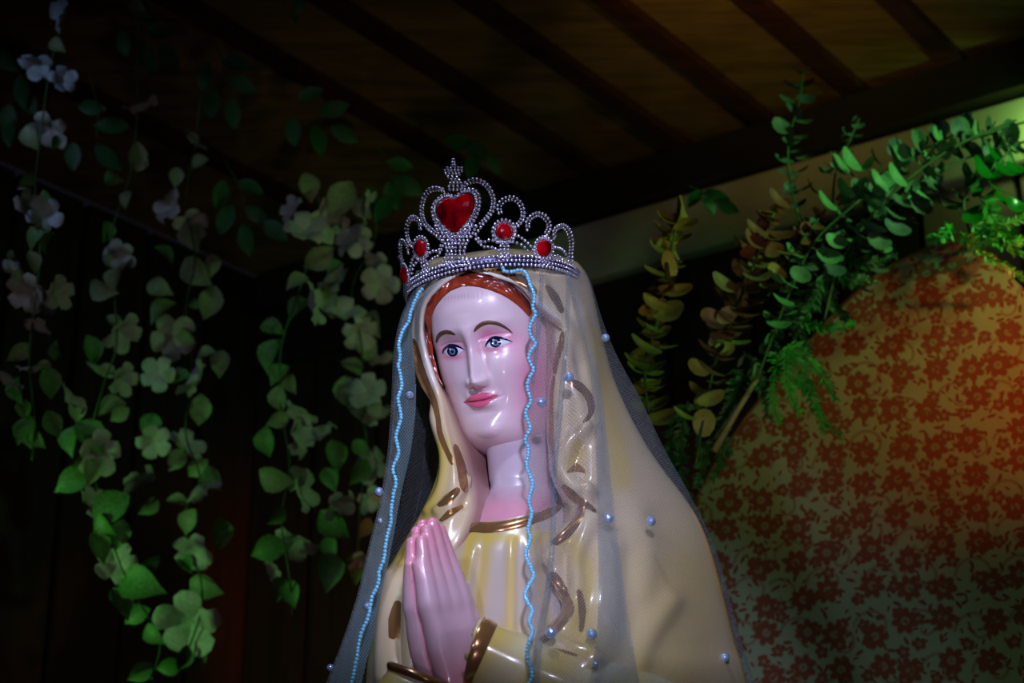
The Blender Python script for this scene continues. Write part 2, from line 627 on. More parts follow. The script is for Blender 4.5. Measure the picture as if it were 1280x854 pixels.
def disc(c, r, bvh, base, ry=None, ns=24, nr=6):
    V = []
    l, nn, d = cast(bvh, c[0], c[1])
    V.append(l + nn * base)
    for i in range(1, nr + 1):
        for k in range(ns):
            a = 2 * math.pi * k / ns
            p = (c[0] + r * i / nr * math.cos(a), c[1] + (ry or r) * i / nr * math.sin(a))
            l, n2, d = cast(bvh, *p)
            V.append(l + n2 * base)
    F = [(0, 1 + k, 1 + (k + 1) % ns) for k in range(ns)]
    for i in range(nr - 1):
        for k in range(ns):
            a = 1 + i * ns
            F.append((a + k, a + (k + 1) % ns, a + ns + (k + 1) % ns, a + ns + k))
    return np.array(V), F


# brows
V, F = stroke([(545.5, 429), (547.5, 422), (551, 417.5), (557, 415.2), (563, 415.8), (569.5, 418.6)], [2.4, 4.4, 5.2, 5.2, 4.6, 1.6], BV)
part('eyebrow', V, F, M_brow, STATUE)
V, F = stroke([(592.3, 415), (597, 409), (604, 404.6), (612, 403), (622, 404.8), (632, 409.6), (641, 416.5)], [2.2, 4.6, 5.4, 5.2, 4.4, 3.0, 1.2], BV)
part('eyebrow', V, F, M_brow, STATUE)
# lips
V, F = drape([(579.5, 503), (585, 497.5), (591, 493), (595.5, 491.2), (599, 492.6), (603, 490.6), (610, 491.3), (617, 492.8), (622.6, 493.3)],
             [(579.5, 503.2), (585, 502.4), (591, 501.8), (596, 500.6), (600, 500.2), (604, 499.8), (610, 498), (617, 495.4), (622.6, 493.6)], 50, 12, .0012, .0003, BV)
part('lip', V, F, M_lip, STATUE)
V, F = drape([(579.8, 503.2), (585, 502.9), (591, 502.2), (596, 501.0), (600, 500.6), (604, 500.2), (610, 498.3), (617, 495.6), (622.4, 493.6)],
             [(580.2, 503.6), (585, 505.8), (590, 508.6), (596, 510.2), (601, 510.0), (606, 508.0), (611, 504.4), (617, 498.6), (622.4, 493.9)], 50, 12, .0016, .0003, BV)
part('lip', V, F, M_lip, STATUE)
# eyes
for top, bot, ic, lid, hl in (
    ([(554.8, 441), (557, 436.5), (561, 433.6), (566, 432.8), (572, 433.8), (577, 436), (580.6, 438)],
     [(554.8, 441), (557.5, 443.8), (561, 445.4), (566, 445.8), (571, 444), (576, 441), (580.6, 438.2)],
     (565.8, 439.4), [(553.5, 442), (556, 436.5), (561, 432.8), (566, 432), (572, 433), (577, 435.4), (581.5, 438.2)], (563.5, 436.8)),
    ([(607.3, 432.8), (611, 427.4), (615, 424.2), (620, 423.0), (626, 423.4), (633, 425.2), (639.8, 427.4)],
     [(607.3, 433), (610.5, 434.6), (615, 435.2), (620, 434.8), (626, 433.6), (633, 430.8), (639.8, 427.7)],
     (619.3, 428.2), [(606.5, 433.5), (610.5, 427), (615, 423.4), (620, 422.2), (626, 422.7), (633, 424.7), (640.5, 427.6)], (616.8, 425.6))):
    V, F = drape(top, bot, 40, 12, .0012, .0002, BV)
    eye = part('eye', V, F, M_eyewhite, STATUE)
    bv2 = bvh_of([eye, FACE])
    V, F = disc(ic, 6.9, bv2, .00025, ry=6.2)
    iris = part('iris', V, F, M_navy, eye)
    V, F = disc((ic[0], ic[1] + .3), 3.7, bv2, .0005)
    part('iris_ring', V, F, M_iris, eye)
    V, F = disc((ic[0] + .2, ic[1] + .3), 2.0, bv2, .00075)
    part('pupil', V, F, M_navy, eye)
    V, F = disc(hl, 1.15, bv2, .0010, ns=12, nr=2)
    part('catchlight', V, F, M_eyewhite, eye)
    V, F = stroke(lid, [1.6, 3.2, 4.0, 4.0, 3.2, 2.2, .9], bv2, base=.0006)
    part('eyeliner', V, F, M_navy, eye)
# hair rim
hair_out = np.array([(555.5, 484), (548.5, 474), (542, 460), (536, 442), (532, 420), (531, 402), (534, 386), (543, 370), (556, 354), (570, 344), (584, 340.5), (600, 341.5), (618, 346), (636, 355), (650, 366), (662, 381), (665, 393)])
hair_in = np.array([(556, 484), (551, 474), (547, 460), (543, 442), (541, 420), (541, 402), (543, 389), (551, 376), (562, 365.5), (575, 359.5), (587, 358), (600, 359.5), (614, 363.5), (630, 370.5), (645, 380.5), (656, 391), (661, 396)])
n, m = 140, 14
a, b = cat(hair_out, n), cat(hair_in, n)
V = []
for i in range(n):
    for j in range(m):
        t = j / (m - 1)
        p = a[i] * (1 - t) + b[i] * t
        l, nn, d = cast(BV, p[0], p[1])
        if l is None:
            l, nn = last
        last = (l, nn)
        u = i / (n - 1)
        w = math.sin(math.pi * (t * .9 + .06)) ** .6 * min(1, 5 * u, 5 * (1 - u)) ** .6
        rip = .0016 * math.sin(t * 12 + 3.5 * math.sin(u * 26)) + .0008 * math.sin(u * 110 + t * 7)
        V.append(l + nn * (.0004 + (.0055 + rip) * w))
hm = mesh('hair', np.array(V), grid_faces(n, m), M_hair)
tj = np.tile(np.linspace(0, 1, m), n)[:, None]
ui = np.repeat(np.linspace(0, 1, n), m)[:, None]
hc_ = mixc(np.tile(np.array(S(58, 16, 18)), (n * m, 1)), S(176, 66, 34), np.clip(tj * 1.5 - .25 + .22 * np.sin(tj * 18 + 5 * np.sin(ui * 26)), 0, 1))
set_colors(hm, hc_)
obj('hair', hm, STATUE)

# ---- neck and chest
rows = [(500, 618, 684, .0, .05), (535, 610, 688, -.008, .05), (552, 607, 689, -.012, .05), (575, 609, 690, -.016, .05), (597, 611, 692, -.022, .05), (610, 612, 694, -.036, .05),
        (622, 602, 700, -.064, .05), (640, 588, 712, -.086, .05), (660, 572, 722, -.096, .05)]
V = []
for py, l, r, yf, yb in cat(np.array(rows, float), 60):
    cxp, hw = (l + r) / 2, (r - l) / 2
    for k in range(48):
        a = 2 * math.pi * k / 48
        yc = (yf + yb) / 2
        yy = yc - (yb - yf) / 2 * math.cos(a)
        V.append(at(cxp + hw * math.sin(a), py + 6 * math.cos(a) * (py > 600), yy))
V = np.array(V)
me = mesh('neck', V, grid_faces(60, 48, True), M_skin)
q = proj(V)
skin = np.tile(np.array(S(192, 172, 184)), (len(V), 1))  # darker than the face: shade under the chin put into the neck colour
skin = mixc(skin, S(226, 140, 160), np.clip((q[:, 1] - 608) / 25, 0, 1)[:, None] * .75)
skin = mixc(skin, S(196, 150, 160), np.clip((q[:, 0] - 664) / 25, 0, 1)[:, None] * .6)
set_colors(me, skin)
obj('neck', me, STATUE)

# ---- robe
RY = [  # py, left, right, front depth
    (648, 575, 715, -.094), (664, 560, 730, -.103), (690, 530, 760, -.116), (730, 500, 790, -.128), (790, 480, 810, -.140), (860, 470, 830, -.150), (1000, 460, 850, -.155), (1350, 450, 880, -.16)]
V = []
nR, nC = 150, 160
for py, l, r, yf in cat(np.array(RY, float), nR):
    cxp, hw = 640, None
    for k in range(nC):
        a = 2 * math.pi * k / nC
        s, c = math.sin(a), math.cos(a)
        x = (l + r) / 2 + (r - l) / 2 * s
        yy = (-.03 + (yf + .03) * c) if c > 0 else -.03 - .10 * c
        w = max(0, c) * min(1, max(0, (py - 668) / 30))
        for (x0, x1, wd, am) in ((640, 637, 5, .005), (648, 650, 4, -.003), (604, 584, 7, -.006), (596, 572, 6, .004), (664, 668, 9, .004), (680, 690, 6, -.004)):
            xx = x0 + (x1 - x0) * (py - 665) / 150
            yy -= am * w * math.exp(-((x - xx) / wd) ** 2)
        neck_up = 9 * math.exp(-((x - 700) / 30) ** 2) - 4 * math.exp(-((x - 640) / 30) ** 2)
        V.append(at(x, py - (max(0, 1 - (py - 648) / 40) * (np.interp(x, [575, 640, 705], [-8, 0, 18]))) * (c > 0), yy))
V = np.array(V)
me = mesh('robe', V, grid_faces(nR, nC, True), M_cream)
q = proj(V)
cr = np.tile(np.array(S(184, 168, 156)), (len(V), 1))
yel = S(206, 178, 70)
xx = lambda x0, x1: x0 + (x1 - x0) * (q[:, 1] - 665) / 150
for x0, x1, wd, am in ((640, 637, 6, .8), (610, 590, 9, .7), (590, 560, 9, .9), (668, 690, 6, .5)):
    cr = mixc(cr, yel, (np.exp(-((q[:, 0] - xx(x0, x1)) / wd) ** 2) * am * (q[:, 1] > 600))[:, None])
cr = mixc(cr, yel, (np.exp(-((q[:, 1] - 672) / 8) ** 2) * .7)[:, None])
cr = mixc(cr, yel, (np.clip((q[:, 1] - 770) / 40, 0, 1) * .6)[:, None])
set_colors(me, cr)
ROBE = obj('robe', me, STATUE)
BR = bvh_of([ROBE])
V, F = stroke([(581, 665), (590, 659), (610, 660), (635, 657), (660, 651), (685, 642), (703, 628)], [10, 13, 13, 12, 12, 11, 9], BR, n=70, m=11, bulge=.0022, base=.001)
part('neckband', V, F, M_gold, STATUE)

# ---- mantle (moulded veil over head and shoulders)
MR = [
    (312, [(632, 0)] * 12),
    (315, [(612, -.03), (612, -.035), (606, -.02), (603, 0), (612, .02), (632, .03), (652, .025), (664, .01), (655, -.02), (640, -.035), (620, -.04), (620, -.035)]),
    (325, [(592, -.070), (592, -.078), (562, -.06), (542, -.01), (562, .06), (630, .09), (690, .07), (712, .02), (690, -.05), (645, -.082), (594, -.080), (594, -.07)]),
    (336, [(584, -.080), (582, -.088), (550, -.065), (530, 0), (552, .08), (630, .11), (700, .09), (727, .02), (705, -.05), (655, -.083), (590, -.090), (592, -.075)]),
    (355, [(560, -.03), (554, -.080), (538, -.05), (524, 0), (548, .09), (630, .12), (705, .09), (736, .02), (718, -.04), (690, -.075), (646, -.092), (645, -.04)]),
    (380, [(540, -.01), (533, -.055), (524, -.03), (518, .005), (545, .09), (630, .125), (710, .1), (742, .02), (728, -.035), (702, -.065), (671, -.082), (668, -.02)]),
    (410, [(533, .02), (528, -.035), (520, -.015), (516, .01), (545, .09), (630, .13), (715, .1), (748, .02), (738, -.03), (722, -.052), (704, -.068), (672, -.02)]),
    (440, [(537, .03), (533, -.025), (524, -.015), (520, .01), (548, .09), (630, .13), (720, .1), (755, .02), (745, -.03), (725, -.053), (702, -.064), (675, -.01)]),
    (470, [(546, .03), (543, -.02), (535, -.02), (531, .005), (555, .09), (635, .13), (725, .1), (764, .02), (750, -.03), (722, -.055), (696, -.060), (678, 0)]),
    (500, [(566, .015), (555, -.015), (548, -.02), (542, .0), (565, .09), (640, .13), (730, .1), (776, .02), (758, -.03), (722, -.058), (692, -.058), (680, .01)]),
    (530, [(588, .035), (562, -.015), (553, -.025), (544, .0), (570, .09), (645, .13), (745, .1), (791, .02), (768, -.035), (725, -.064), (691, -.056), (682, .02)]),
    (560, [(603, .035), (570, -.02), (561, -.03), (552, .0), (575, .09), (650, .13), (760, .1), (808, .02), (780, -.042), (728, -.074), (692, -.062), (685, .02)]),
    (590, [(608, .03), (577, -.03), (564, -.04), (549, 0), (570, .09), (650, .13), (775, .1), (829, .02), (793, -.052), (735, -.088), (694, -.070), (689, .02)]),
    (620, [(611, -.02), (584, -.045), (562, -.055), (538, 0), (560, .09), (650, .13), (790, .1), (852, .02), (808, -.062), (748, -.102), (706, -.088), (701, -.03)]),
    (648, [(607, -.06), (581, -.07), (555, -.068), (524, 0), (550, .1), (650, .14), (800, .1), (870, .02), (820, -.068), (758, -.115), (722, -.106), (702, -.07)]),
    (680, [(588, -.085), (566, -.09), (535, -.075), (505, 0), (540, .1), (650, .14), (810, .1), (884, .02), (830, -.08), (756, -.130), (692, -.128), (705, -.09)]),
    (720, [(560, -.09), (545, -.10), (508, -.085), (483, 0), (530, .1), (650, .15), (820, .1), (896, .02), (840, -.09), (762, -.142), (690, -.140), (705, -.1)]),
    (760, [(545, -.1), (530, -.11), (494, -.09), (471, 0), (525, .1), (650, .15), (830, .1), (906, .02), (848, -.1), (772, -.155), (711, -.158), (705, -.11)]),
    (805, [(535, -.1), (518, -.11), (485, -.09), (466, 0), (520, .1), (650, .15), (840, .1), (917, .02), (858, -.105), (775, -.175), (676, -.205), (690, -.13)]),
    (854, [(530, -.1), (512, -.11), (480, -.09), (460, 0), (520, .1), (650, .15), (850, .1), (931, .02), (872, -.11), (790, -.19), (700, -.215), (700, -.13)]),
    (1000, [(530, -.1), (510, -.11), (475, -.09), (450, 0), (520, .1), (650, .15), (870, .1), (955, .02), (890, -.11), (800, -.18), (720, -.2), (720, -.13)]),
    (1350, [(530, -.1), (510, -.11), (470, -.09), (440, 0), (520, .1), (650, .15), (890, .1), (985, .02), (910, -.11), (810, -.17), (740, -.18), (740, -.13)]),
]
ctrl = np.array([[at(p[0], py, p[1]) for p in r] for py, r in MR])
nR, nC = 260, 264
Gm = cat(ctrl, nR)
Gm = np.swapaxes(cat(np.swapaxes(Gm, 0, 1), nC), 0, 1)
colu = np.linspace(0, 11, nC)[None, :].repeat(nR, 0)
q = proj(Gm)
# moulded folds: ridges (px polyline, width, height)
def ridge(P, w, amp, pts=None):
    pts = q if pts is None else pts
    P = cat(np.array(P, float), 40)
    d = np.full(pts.shape[:2], 1e9)
    for a, b in zip(P[:-1], P[1:]):
        ab = b - a
        t = np.clip(((pts - a) @ ab) / (ab @ ab), 0, 1)
        d = np.minimum(d, np.linalg.norm(pts - (a + t[..., None] * ab), axis=-1))
    return amp * np.exp(-(d / w) ** 2)


frontm = ((colu > 7.05) & (colu < 10.6)) | ((colu < 2.9) & (colu > .8))
fold = np.zeros((nR, nC))
for P, w, am in (
    ([(700, 420), (712, 470), (722, 510), (728, 540)], 7, .006), ([(722, 400), (735, 470), (742, 540), (742, 600)], 9, .005),
    ([(728, 540), (712, 560), (704, 585), (716, 610), (735, 620)], 8, .009), ([(722, 565), (716, 585)], 7, -.006),
    ([(735, 620), (728, 650), (700, 680), (690, 700)], 7, .008), ([(742, 650), (720, 700), (722, 750), (712, 780)], 8, .007),
    ([(705, 690), (708, 730)], 7, -.007), ([(690, 800), (720, 815), (745, 830)], 6, .006),
    ([(795, 650), (805, 690), (800, 740)], 16, .005), ([(835, 755), (812, 790), (795, 830)], 14, .006), ([(765, 690), (758, 760), (738, 830)], 17, .006),
    ([(782, 700), (786, 770), (775, 850)], 14, -.004), ([(690, 350), (720, 400), (732, 450)], 8, -.004),
    ([(524, 460), (535, 490), (545, 530), (556, 570), (552, 610), (535, 640)], 4, .004), ([(548, 640), (570, 622), (585, 600)], 5, .005), ([(540, 655), (565, 640), (580, 632)], 4, -.005),
    ([(490, 720), (480, 780), (478, 850)], 7, .005), ([(505, 700), (498, 760), (500, 850)], 5, -.005),
):
    fold += ridge(P, w * 1.1, am * 1.1)
nrm = np.cross(np.gradient(Gm, axis=1), np.gradient(Gm, axis=0))
nrm /= np.linalg.norm(nrm, axis=-1)[..., None] + 1e-9
toc = CAM - Gm
sgn = np.sign((nrm * toc).sum(-1))[..., None]
Gm = Gm + nrm * sgn * (fold * frontm)[..., None]
me = mesh('mantle', Gm, grid_faces(nR, nC), M_cream)
q = proj(Gm)
cr = np.tile(np.array(S(212, 190, 152)), (nR, nC, 1))


def mix3(c, col, w):
    return c * (1 - w[..., None]) + np.array(col) * w[..., None]


yel = S(204, 176, 66)
cr = mix3(cr, yel, np.clip(ridge([(742, 420), (757, 500), (770, 560), (775, 600)], 16, .8) * frontm, 0, 1))
cr = mix3(cr, yel, np.clip(ridge([(860, 730), (850, 780), (850, 850)], 75, .65) * frontm, 0, 1))
cr = mix3(cr, yel, np.clip(ridge([(720, 790), (760, 830), (800, 850)], 30, .7) * frontm, 0, 1))
cr = mix3(cr, yel, np.clip(ridge([(722, 560), (715, 580)], 10, .7) + ridge([(708, 670), (735, 720), (725, 770)], 14, .7), 0, 1) * frontm)
cr = mix3(cr, yel, np.clip(ridge([(550, 560), (545, 600), (530, 650), (500, 700)], 14, .9), 0, 1) * (colu < 4))
cr = mix3(cr, yel, np.clip(ridge([(600, 336), (640, 345), (670, 368)], 6, .6), 0, 1))
cr = mix3(cr, S(228, 222, 216), np.clip(ridge([(540, 480), (533, 440), (524, 410), (526, 380), (545, 358), (575, 338)], 8, .8), 0, 1))
cr = mix3(cr, S(228, 222, 216), np.clip(ridge([(593, 337), (648, 357), (665, 372), (690, 397)], 5, .9), 0, 1))
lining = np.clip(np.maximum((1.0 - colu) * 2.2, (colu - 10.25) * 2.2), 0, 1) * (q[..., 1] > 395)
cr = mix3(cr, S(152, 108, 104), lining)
set_colors(me, cr.reshape(-1, 3))
MANTLE = obj('mantle', me, STATUE)
mod = MANTLE.modifiers.new('thick', 'SOLIDIFY')
mod.thickness = 0.003
mod.offset = 0


BM = bvh_of([MANTLE, ROBE])
for P, W in (
    ([(604, 337), (630, 342), (654, 353), (670, 367)], [3, 6, 7, 4]), ([(681, 358), (692, 372), (702, 392)], [3, 8, 4]),
    ([(680, 396), (692, 405), (703, 414)], [2, 3, 3]), ([(704, 415), (701, 435), (696, 455), (695, 468)], [3, 5, 5, 3]),
    ([(694, 470), (691, 500), (691, 540), (693, 575), (694, 598)], [3, 3, 4, 4, 3]),
    ([(709, 474), (724, 484), (735, 497), (738, 515), (730, 530)], [2, 8, 8, 6, 2]), ([(708, 592), (720, 586), (733, 592)], [1, 9, 1]),
    ([(704, 606), (716, 618), (730, 630), (745, 642)], [3, 8, 7, 2]), ([(729, 629), (724, 648), (708, 668), (690, 682)], [6, 8, 8, 4]),
    ([(688, 716), (697, 732), (706, 748), (709, 764), (696, 784), (672, 808)], [8, 11, 12, 12, 11, 5]), ([(723, 738), (727, 765), (726, 792)], [3, 8, 4]),
    ([(676, 812), (700, 815), (722, 820)], [2, 4, 2]),
    ([(519, 424), (521, 442), (526, 462), (534, 482), (543, 500), (548, 522), (551, 542), (560, 566), (566, 582)], [5, 9, 10, 9, 6, 5, 5, 5, 3]),
    ([(567, 556), (574, 580), (578, 600), (580, 616)], [4, 8, 9, 4]), ([(548, 633), (560, 625), (574, 612)], [3, 8, 4]), ([(551, 652), (564, 642), (578, 633)], [3, 8, 4]),
    ([(499, 752), (495, 775), (494, 800)], [6, 12, 10]),
):
    V, F = stroke(P, [w * 1.35 for w in W], BM, n=44, m=7, bulge=.0002, base=.0019)
    part('gold_trim', V, F, M_gold, STATUE)

# ---- sleeves and cuffs
def sleeve(P, name, ncol=56, mtl=None, wob=0.0, seed=0):
    """P rows: px, py, Y, radius"""
    P = cat(np.array(P, float), 70)
    C = np.array([at(p[0], p[1], p[2]) for p in P])
    R = P[:, 3].copy()
    T = np.gradient(C, axis=0)
    T /= np.linalg.norm(T, axis=1)[:, None]
    ref = np.array([0, 1., 0])
    A = np.cross(T, ref)
    A /= np.linalg.norm(A, axis=1)[:, None]
    B = np.cross(T, A)
    th = np.linspace(0, 2 * np.pi, ncol, endpoint=False)
    u = np.linspace(0, 1, len(C))
    r = R[:, None] * (1 + wob * u[:, None] * (np.sin(th * 5 + seed + 2 * u[:, None]) * .6 + np.sin(th * 9 + 3 * u[:, None]) * .4))
    V = C[:, None] + r[..., None] * (np.cos(th)[None, :, None] * A[:, None] + np.sin(th)[None, :, None] * B[:, None])
    return V, grid_faces(len(C), ncol, True)


SR = [(592, 815, -.195, .034), (606, 820, -.195, .0345), (640, 838, -.19, .039), (700, 870, -.18, .052), (780, 910, -.15, .066), (840, 950, -.10, .07)]
SL = [(530, 842, -.185, .036), (524, 858, -.183, .038), (512, 890, -.18, .045), (500, 940, -.16, .056), (495, 1010, -.12, .062)]
for rows_, sd in ((SR, 0), (SL, 2)):
    V, F = sleeve(rows_, 'sleeve', wob=.05, seed=sd)
    me = mesh('sleeve', V.reshape(-1, 3), F, M_cream)
    q2 = proj(V.reshape(-1, 3))
    c2 = np.tile(np.array(S(208, 196, 150)), (len(q2), 1))
    c2 = mixc(c2, yel, np.clip(np.sin(q2[:, :1] * .06 + q2[:, 1:] * .05) * .5 + .4, 0, 1) * .8)
    set_colors(me, c2)
    o = obj('sleeve', me, STATUE)
    sm = o.modifiers.new('thick', 'SOLIDIFY')
    sm.thickness = .004
    # cuff band: rounded ring around the sleeve end
    V2 = V[0:14:1]
    cen = V2.mean(1, keepdims=True)
    prof_ = 1 + .10 * np.sin(np.linspace(.15, np.pi - .15, len(V2)))
    V2 = cen + (V2 - cen) * prof_[:, None, None]
    inner = cen[:1] + (V2[:1] - cen[:1]) * .80
    V3 = np.concatenate([inner, V2], 0)
    part('cuff', V3.reshape(-1, 3), grid_faces(len(V3), V3.shape[1], True), M_gold, STATUE)

# ---- praying hands
W0 = at(561, 842, -.168)
tipc = at(529, 650, -.205)
t_ax = (tipc - W0)
HL = np.linalg.norm(t_ax)
t_ax /= HL
hy = math.radians(42)
s_ax = np.array([math.sin(hy), math.cos(hy), 0.0])
s_ax -= t_ax * (s_ax @ t_ax)
s_ax /= np.linalg.norm(s_ax)
n_ax = np.cross(t_ax, s_ax)
if n_ax[0] < 0:
    n_ax = -n_ax
k_ = HL / .186


def caps(P, A, B, ra, rb):
    ab = B - A
    t = np.clip(((P - A) @ ab) / (ab @ ab), 0, 1)
    return np.linalg.norm(P - A - t[:, None] * ab, axis=1) - (ra + (rb - ra) * t)


def smin(a, b, k):
    h = np.clip(.5 + .5 * (b - a) / k, 0, 1)
    return b * (1 - h) + a * h - k * h * (1 - h)


FING = [  # s at knuckle, s at tip, tip length, radius
    (-.0290, -.0175, .168, .0100), (-.0098, -.0060, .180, .0106), (.0098, .0060, .187, .0108), (.0290, .0175, .178, .0102)]


def hand_field(P):
    a = lambda t, s, n_: np.array([t, s, n_]) * k_
    t = P[:, 0] / k_
    w = np.interp(t, [-.05, 0, .03, .07, .11], [.030, .033, .0385, .0390, .033]) * k_
    th2 = np.interp(t, [-.05, 0, .05, .09, .115, .14], [.0140, .0150, .0150, .0118, .0085, .003]) * k_
    r = th2 * .96
    qs = np.maximum(np.abs(P[:, 1]) - w + r, 0)
    qn = np.maximum(np.abs(P[:, 2] - th2) - th2 + r, 0)
    d = np.hypot(qs, qn) - r
    d = np.maximum(d, P[:, 0] - .135 * k_)
    f = np.full(len(P), 1.0)
    for sk, st, ln, r in FING:
        pts = [(.085, sk, .0120, r * 1.0)]
        for w_ in (.3, .55, .78, 1.0):
            pts.append((.085 + (ln - r * .7 - .085) * w_, sk + (st - sk) * w_ ** 1.1, .0120 - .0040 * w_ ** 1.3, r * (1.0 - .26 * w_ ** 2.0)))
        fd = np.full(len(P), 1.0)
        for p0, p1 in zip(pts[:-1], pts[1:]):
            fd = np.minimum(fd, caps(P, a(*p0[:3]), a(*p1[:3]), p0[3] * k_, p1[3] * k_))
        f = smin(f, fd, .0022)
    d = smin(d, f, .012)
    th_ = caps(P, a(.02, .026, .014), a(.058, .042, .011), .0125 * k_, .0105 * k_)
    th_ = smin(th_, caps(P, a(.058, .042, .011), a(.098, .043, .0085), .0105 * k_, .0075 * k_), .004)
    d = smin(d, th_, .005)
    return np.maximum(d, .0006 - P[:, 2])


HVv, HFf = surface_nets(hand_field, (-.055, -.062, -.004), (.2 * k_, .07, .04), .0015)
for sgn_ in (1, -1):
    V = W0 + HVv[:, :1] * t_ax + HVv[:, 1:2] * s_ax + HVv[:, 2:3] * n_ax * sgn_
    F = HFf if sgn_ > 0 else HFf[:, ::-1]
    me = mesh('hand', V, F, M_skin)
    tt = HVv[:, :1] / (.186 * k_)
    c2 = np.tile(np.array(S(208, 172, 182)), (len(V), 1))
    c2 = mixc(c2, S(232, 130, 150), np.clip((tt - .55) * 1.6, 0, .75))
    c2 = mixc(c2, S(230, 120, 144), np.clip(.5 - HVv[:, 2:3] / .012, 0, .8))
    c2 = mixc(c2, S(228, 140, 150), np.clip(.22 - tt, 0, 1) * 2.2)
    set_colors(me, np.clip(c2, 0, 1))
    o = obj('hand', me, STATUE)
    sm = o.modifiers.new('smooth', 'SMOOTH')
    sm.factor = .5
    sm.iterations = 2

# ================================================================== crown
M_silver = mat('violet_silver_beads', S(232, 228, 248), 0.24, metal=.85, noise=0.3, nscale=200, col2=S(190, 186, 224))
M_ruby = mat('red_glass_gem', S(196, 4, 20), 0.05, coat=1.0, noise=0.9, nscale=55, col2=S(70, 0, 10))
CR_C = np.array([-0.0233, 0, 2.24864])
CR_R = 0.10613
cay, cax = -0.08588, -0.08638
c_up = np.array([math.sin(cay), math.sin(cax), 1.0])
c_up /= np.linalg.norm(c_up)
c_x = np.array([math.cos(cay), 0, -math.sin(cay)])
c_x -= c_up * (c_x @ c_up)
c_x /= np.linalg.norm(c_x)
c_y = np.cross(c_up, c_x)
FLARE = 0.10


def crown_pt(phi, h, out=0.0):
    phi, h = np.asarray(phi, float), np.asarray(h, float)
    r = CR_R + FLARE * h + out
    return CR_C + (r * np.sin(phi))[..., None] * c_x - (r * np.cos(phi))[..., None] * c_y + h[..., None] * c_up


def crown_uv(px, py):
    """front hit of a pixel ray with the crown's flared ring, as (angle, height)"""
    d = ray(px, py)
    d = d / np.linalg.norm(d)
    best = None
    r = CR_R + .03 * FLARE
    for _ in range(6):
        o = CAM - CR_C
        ox, oy, dx, dy = o @ c_x, o @ c_y, d @ c_x, d @ c_y
        A, B, C = dx * dx + dy * dy, ox * dx + oy * dy, ox * ox + oy * oy - r * r
        disc_ = max(B * B - A * C, 0)
        t = (-B - math.sqrt(disc_)) / A
        p = o + d * t
        h = p @ c_up
        r = CR_R + FLARE * h
    return math.atan2(p @ c_x, -(p @ c_y)), h


def cz(x, y):
    return (490 + x / 4.568, 180 + y / 4.568)


def trace(pts):
    return np.array([crown_uv(*cz(*p)) for p in pts])


CROWN = thing('beaded_tiara', 'silver beaded tiara with red heart gem on the statue head', 'crown', tuple(CR_C))
heart_px = [(362, 318), (395, 292), (432, 286), (458, 300), (468, 335), (460, 385), (435, 435), (398, 485), (362, 516), (318, 480), (282, 440), (262, 400), (262, 362), (285, 328), (322, 308)]
H = trace(heart_px)
PHI0 = trace([(362, 400)])[0, 0]


def mir(uv):
    uv = np.array(uv)
    uv[:, 0] = 2 * PHI0 - uv[:, 0]
    return uv


chains = []          # (uv polyline, bead radius, outward offset)
BR_ = .0022


def both(pts, r=BR_, out=0.0, spl=True):
    uv = trace(pts)
    uv = cat(uv, 60) if spl else uv
    chains.append((uv, r, out))
    chains.append((mir(uv), r, out))


both([(400, 235), (440, 208), (485, 200), (530, 218), (565, 258), (586, 310), (582, 372), (552, 420), (515, 465), (478, 515)])
both([(398, 250), (440, 224), (485, 216), (522, 232), (552, 266), (570, 312), (566, 366), (538, 412), (502, 452)], .0018, -.001)
both([(610, 395), (603, 352), (635, 312), (690, 302), (738, 335), (757, 390), (747, 440), (705, 482)])
both([(627, 388), (622, 358), (645, 328), (690, 318), (726, 345), (742, 392), (733, 432), (700, 466)], .0018, -.001)
both([(772, 490), (768, 442), (798, 405), (842, 393), (888, 420), (907, 466), (892, 512), (858, 542)])
both([(787, 470), (788, 445), (808, 420), (842, 408), (876, 432), (892, 466), (878, 502)], .0018, -.001)
both([(925, 540), (922, 495), (948, 468), (985, 462), (1020, 498), (1036, 560), (1030, 620), (1032, 690)])
both([(937, 525), (938, 500), (955, 482), (982, 477), (1006, 508), (1020, 562), (1016, 640)], .0018, -.001)
both([(478, 520), (515, 560), (560, 548), (600, 560)])
both([(480, 545), (520, 585), (570, 590), (610, 610)])
both([(702, 515), (745, 540), (790, 580), (815, 625)])
both([(690, 560), (740, 575), (775, 610)])
both([(932, 590), (970, 600), (1000, 640), (1012, 690)])
both([(915, 640), (955, 640), (985, 680)])
for dx in (-22, 0, 22):
    both([(642 + dx, 560), (642 + dx, 650)], spl=False)
for dx in (-45, -22, 0, 22, 45):
    both([(868 + dx, 655 - abs(dx) * .3), (868 + dx, 690)], spl=False)


def ring_uv(cx, cy, rx, ry, n=48):
    a = np.linspace(0, 2 * np.pi, n)
    return trace([(cx + rx * math.cos(k), cy + ry * math.sin(k)) for k in a])


for (cx, cy, rx, ry) in ((640, 502, 66, 68), (866, 598, 54, 68)):
    for f_, r_ in ((1.0, BR_), (.82, .0012)):
        uv = ring_uv(cx, cy, rx * f_, ry * f_)
        chains.append((uv, r_, .001))
        chains.append((mir(uv), r_, .001))
# heart surrounds
hc = H.mean(0)
for f_, r_, out in ((1.17, .0016, .001), (1.32, BR_, .0), (1.10, .0012, .002)):
    uv = hc + (cat(H, 90, True) - hc) * f_
    chains.append((np.vstack([uv, uv[:1]]), r_, out))
